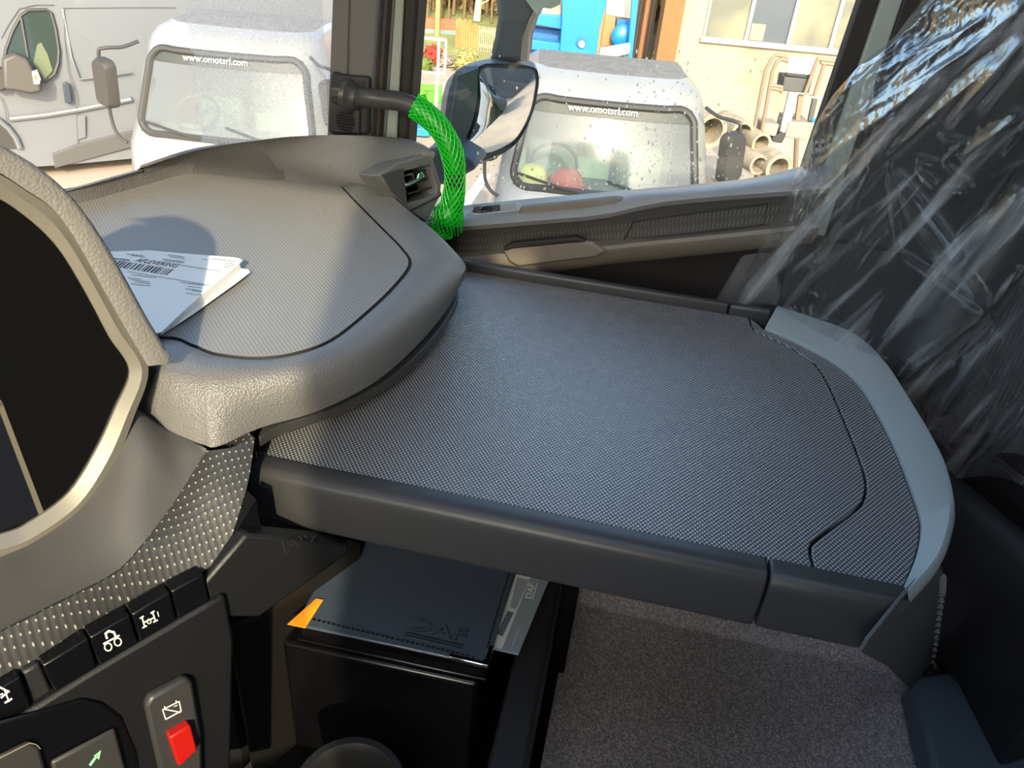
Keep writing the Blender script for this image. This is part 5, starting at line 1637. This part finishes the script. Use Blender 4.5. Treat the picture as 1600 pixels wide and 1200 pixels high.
def leafy(mb, c, r, n, rnd, size=0.06, sq=1.0):
    for _ in range(n):
        u, v = rnd.uniform(-1, 1), rnd.uniform(0, 2 * math.pi)
        q = math.sqrt(1 - u * u)
        p = Vector(c) + Vector((q * math.cos(v), q * math.sin(v), u * sq)) * r * rnd.uniform(0.75, 1.0)
        e1 = Vector((rnd.uniform(-1, 1), rnd.uniform(-1, 1), rnd.uniform(-1, 1))).normalized() * size
        e2 = e1.orthogonal().normalized() * size * 0.6
        mb.add([p - e1, p - e2, p + e1, p + e2], [(0, 1, 2, 3)])
    return mb


rl = random.Random(21)
for nm, px, py, r_, rgb, lab in (('flower_bush', 676, 101, 0.22, (150, 50, 40), 'red flowering bush behind the white trolley'), ('flower_bush', 662, 112, 0.18, (92, 108, 46), 'yellow green bush behind the white trolley'),
                                 ('flower_bush', 726, 112, 0.26, (140, 134, 84), 'pale yellow flowering bush next to the outside mirror'), ('flower_bush', 696, 104, 0.15, (150, 132, 126), 'pale pink flowering bush on the lawn edge'),
                                 ('garden_shrub', 836, 112, 0.2, (150, 92, 76), 'salmon coloured shrub under the blue lift machine'), ('garden_shrub', 860, 112, 0.2, (130, 114, 78), 'straw coloured shrub under the blue lift machine')):
    g0 = oz(px, py, GROUND)
    t = thing(nm, lab, 'bush', g0)
    core = MB().ball(g0 + ZUP * r_ * 0.7, r_ * 0.82, seg=12, rings=8)
    leafy(core, g0 + ZUP * r_ * 0.7, r_ * 1.05, 160, rl, 0.045)
    obj('foliage', core, mat('foliage_%d_%d' % (px, py), rgb, 0.9), t)
    obj('stem', MB().tube([g0, g0 + ZUP * r_ * 0.5], 0.03, 6), M_TUBEB, t)
# bare woodland
M_BARK = mat('bare_bark', (116, 94, 68), 0.9)
M_BARK2 = mat('pale_bark', (206, 186, 156), 0.9)
TREES = [(745, 22.6, 0.13, 1), (690, 34, 0.12, 0), (668, 30, 0.10, 0), (708, 38, 0.14, 0), (725, 35, 0.11, 0), (652, 36, 0.12, 1), (760, 40, 0.13, 0), (700, 29, 0.08, 0), (735, 42, 0.15, 0), (677, 41, 0.12, 0), (768, 33, 0.10, 0)]
for i, (px, d_, r_, pale) in enumerate(TREES):
    d_ = 22.0 + (d_ - 29) * 0.15 if i else d_
    q = dl(px, 30, d_)
    g0 = Vector((q.x, q.y, GROUND + 0.1))
    lab = 'pale birch trunk rising right behind the timber screen' if i == 0 else 'bare brown tree in the woodland behind the lawn'
    t = thing('bare_tree', lab, 'tree', g0, group='bare trees behind the lawn')
    hgt = rl.uniform(5, 7)
    m_ = M_BARK2 if pale else M_BARK
    path = [g0 + Vector((rl.uniform(-.15, .15) * k, rl.uniform(-.15, .15) * k * 0.5, hgt * k / 5)) for k in range(6)]
    obj('trunk', MB().tube(path, [r_ * (1 - 0.15 * k) * (0.75 if pale else 0.35) for k in range(6)], 8), m_, t, smooth=True)
    br_ = MB()
    for k in range(34):
        f = rl.uniform(0.06, 0.95)
        a = path[int(f * 5)].lerp(path[min(int(f * 5) + 1, 5)], f * 5 - int(f * 5))
        q2 = rl.uniform(0, 6.28)
        ln = rl.uniform(0.4, 1.1)
        e = a + Vector((math.cos(q2) * ln * 0.6, math.sin(q2) * ln * 0.6, ln * rl.uniform(0.4, 1.0)))
        br_.tube([a, a.lerp(e, 0.5) + Vector((0, 0, -0.08)), e], [0.03, 0.02, 0.008], 4)
    obj('branches', br_, m_, t)
ug = MB()
for k in range(5200):
    a, d_ = rl.uniform(-10, 4), rl.uniform(23.6, 25.9)
    p = tpt(a, d_, rl.uniform(0, 3.0))
    e = Vector((rl.uniform(-.5, .5), rl.uniform(-.5, .5), rl.uniform(0.3, 1.3)))
    w = Vector((rl.uniform(-1, 1), rl.uniform(-1, 1), 0)).normalized() * rl.uniform(0.015, 0.05)
    ug.add([p - w, p + w, p + e + w * 0.3, p + e - w * 0.3], [(0, 1, 2, 3)])
m_tw = mat('winter_twigs', (126, 104, 68), 0.95, vary=(0.5, (150, 126, 84), 0.4, 0.65))
tag(obj('undergrowth', ug, m_tw), 'dense brown winter brushwood behind the bare trees', kind='stuff')
tag(obj('hill', MB().prism([tpt(-40, 26, 0), tpt(30, 26, 0), tpt(30, 26, 5), tpt(-10, 26, 6), tpt(-40, 26, 7)], LOOK * 6), mat('woodland_bank', (114, 96, 64), 0.95, vary=(0.4, (92, 78, 50), 0.4, 0.65))), 'brown wooded bank closing the view', kind='structure')

# ------------------------------------------------------------------ outside mirror of this truck
mir = thing('outside_mirror', 'dark grey outside mirror on a thick arm, seen through the door window', 'mirror', (1.9, 0.45, 0.5))
MN = Vector((-0.52, -0.85, 0.06)).normalized()
MP = ox(785, 170, 1.95)


def mr(px, py, off=0.0):
    return pl(px, py, MP + MN * off, MN)


rimp = [(748, 104), (790, 100), (833, 105), (842, 120), (840, 145), (832, 178), (817, 210), (800, 230), (768, 246), (748, 250), (724, 236), (724, 226), (738, 190), (746, 150)]
outp = [(722, 104), (770, 91), (826, 94), (840, 112), (838, 145), (829, 180), (812, 214), (796, 234), (764, 251), (746, 256), (712, 246), (694, 222), (697, 165), (706, 126)]
rim_ = [mr(*p) for p in rimp]
out_ = [mr(*p, -0.05) for p in outp]
cenm = mr(750, 170, -0.10)
bak_ = [cenm + (p - cenm) * 0.75 - MN * 0.05 for p in out_]
M_MSH = mat('mirror_shell', (84, 88, 94), 0.5, bump=(300, 0.15, 0.0008))
obj('shell', MB().loft([spline([p - MN * 0.012 for p in rim_], 3), spline(rim_, 3), spline(out_, 3), spline(bak_, 3)], True, True, True), M_MSH, mir, smooth=True, angle=50)
glp = [(751, 108), (790, 106), (830, 108), (838, 121), (836, 145), (829, 176), (814, 207), (798, 224), (767, 239), (740, 239), (728, 234), (730, 225), (744, 190), (750, 150)]
gp = spline([mr(*p, 0.002) for p in glp], 3)
gc = sum(gp, Vector()) / len(gp)
mg = MB()
lps = []
for k in range(7):
    f = 1 - k / 6 * 0.985
    lps.append([gc + (p - gc) * f + MN * (0.0035 * (1 - f * f)) for p in gp])
mg.loft(lps, True, False, True)
obj('mirror_glass', mg, mat('mirror_silver', (222, 224, 222), 0.0, metal=1.0), mir, smooth=True, angle=180)
obj('inner_gasket', MB().tube(gp + gp[:1], 0.0022, 6), M_BLKRUB, mir)
obj('inner_cheek', MB().prism([mr(*p, 0.001) for p in ((716, 118), (748, 106), (746, 150), (738, 190), (724, 228), (712, 236), (704, 190))], -MN * 0.003), mat('cheek_green_black', (44, 54, 52), 0.5), mir)
obj('lower_lens', MB().prism([mr(*p, 0.004) for p in ((728, 234), (767, 240), (800, 227), (790, 238), (752, 253), (742, 250))], -MN * 0.006), M_BLACK, mir, bevel=0.001)
obj('arm', MB().prism([ox(*p, 1.99) for p in ((770, -120), (872, -120), (851, 0), (834, 32), (826, 60), (823, 98), (762, 98), (771, 60), (776, 30), (773, 0))], (0.07, 0, 0)), mat('mirror_arm_grey', (60, 63, 70), 0.5), mir, bevel=0.015, seg=3)
obj('arm_edge', MB().prism([ox(*p, 1.984) for p in ((851, 0), (866, -70), (857, -70), (843, 0), (826, 32), (816, 60), (813, 94), (823, 98), (826, 60), (834, 32))], (0.03, 0, 0)), mat('arm_edge_taupe', (128, 118, 110), 0.5), mir)
obj('upper_lens', MB().prism([ox(*p, 1.975) for p in ((812, -12), (882, -12), (874, 8), (860, 14), (848, 12), (838, 24))], (0.02, 0, 0)), mat('upper_lens_glass', (150, 158, 150), 0.15), mir, bevel=0.003)
obj('foot', MB().prism([ox(*p, 1.72) for p in ((662, 236), (694, 226), (740, 254), (744, 264), (700, 288), (672, 292))], (0.12, 0, 0)), mat('mirror_foot_blue', (56, 60, 68), 0.5), mir, bevel=0.01)
# rain drops on the door window
dr = MB()
rd = random.Random(9)
for k in range(520):
    if k < 300:
        px, py = rd.gauss(1030, 70), rd.gauss(230, 60)
    elif k < 420:
        px, py = rd.uniform(740, 1130), 300 - abs(rd.gauss(0, 26)) - (rd.random() * 6)
    else:
        px, py = rd.uniform(720, 1260), rd.uniform(70, 300)
    if not (705 < px < 1230 and 60 < py < 322 - (px - 720) * 0.09):
        continue
    c = ox(px, py, 1.4755)
    r = rd.choice((0.0009, 0.0012, 0.0016, 0.0022))
    dr.ball(c, r, (0.5, 1, rd.uniform(1, 1.8)), 6, 4)
m_dr = mat('rain_drop', (250, 252, 250), 0.08, spec=1.0)
m_dr.node_tree.nodes['Principled BSDF'].inputs['Transmission Weight'].default_value = 0.55
tag(obj('rain_drops', dr, m_dr, smooth=True), 'scattered rain drops on the passenger door window', kind='stuff')
# ------------------------------------------------------------------ what lies behind, seen in the mirror
ob = MB().box((0.25, -5.6, -0.15), (2.5, 7.4, 1.9))
tag(obj('truck_body', ob, mat('truck_white_paint', (225, 226, 226), 0.25), bevel=0.03), 'white box body of this truck behind the cab, seen in the mirror', kind='structure')


def make_car(label, c, rz, rgb, nm):
    t = thing('parked_car', label, 'car', c, rz)
    M = WORLD_M[t.name]
    m = mat(nm, rgb, 0.3, coat=0.5)
    prof_c = [(-2.1, 0.35), (-2.12, 0.7), (-1.9, 0.9), (-1.0, 1.0), (-0.35, 1.42), (0.9, 1.45), (1.6, 1.05), (2.05, 0.98), (2.1, 0.4)]
    lo = []
    for y_, k in ((-0.86, 0.96), (-0.8, 1.0), (0.8, 1.0), (0.86, 0.96)):
        lo.append([M @ Vector((x_, y_ * (0.82 if z_ > 1.2 else 1.0), 0.35 + (z_ - 0.35) * k)) for x_, z_ in prof_c])
    obj('car_body', MB().loft(lo, True, True, True), m, t, smooth=True, angle=30)
    obj('car_glass', MB().prism([M @ Vector(p) for p in ((-0.95, -0.66, 1.03), (-0.95, 0.66, 1.03), (-0.42, 0.6, 1.40), (-0.42, -0.6, 1.40))], M.to_3x3() @ Vector((-0.03, 0, 0.02))), M_BLACK, t)
    for s in (-1, 1):
        obj('car_side_glass', MB().prism([M @ Vector((x_, s * y_, z_)) for x_, y_, z_ in ((-0.75, 0.86, 1.02), (1.4, 0.86, 1.05), (0.8, 0.74, 1.38), (-0.3, 0.74, 1.38))], M.to_3x3() @ Vector((0, s * 0.01, 0))), M_BLACK, t)
        for x_ in (-1.35, 1.3):
            obj('wheel', MB().lathe(M @ Vector((x_, s * 0.68, 0.31)), [(0.16, 0), (0.31, 0.02), (0.31, 0.16), (0.2, 0.19)], 20, M.to_3x3() @ Vector((0, s, 0))), M_TYRE, t, smooth=True)


make_car('white car parked far behind, seen in the mirror', Vector((3.2, -17.0, GROUND)), math.radians(-80), (160, 160, 158), 'white_car_paint')
make_car('dark grey car parked far behind, seen in the mirror', Vector((5.6, -18.0, GROUND)), math.radians(-85), (50, 52, 56), 'grey_car_paint')
rw = thing('storage_hall', 'pale grey hall across the yard, seen in the mirror', 'building', Vector((6, -27, GROUND)))
obj('hall_wall', MB().box((6, -27, GROUND + 2.5), (22, 5, 5)), mat('hall_grey', (120, 122, 124), 0.8), rw)
for k in range(3):
    obj('hall_gate', MB().box((0.5 + 4.5 * k, -24.45, GROUND + 1.8), (3.2, 0.1, 3.6)), mat('hall_gate_grey', (80, 84, 90), 0.6), rw)
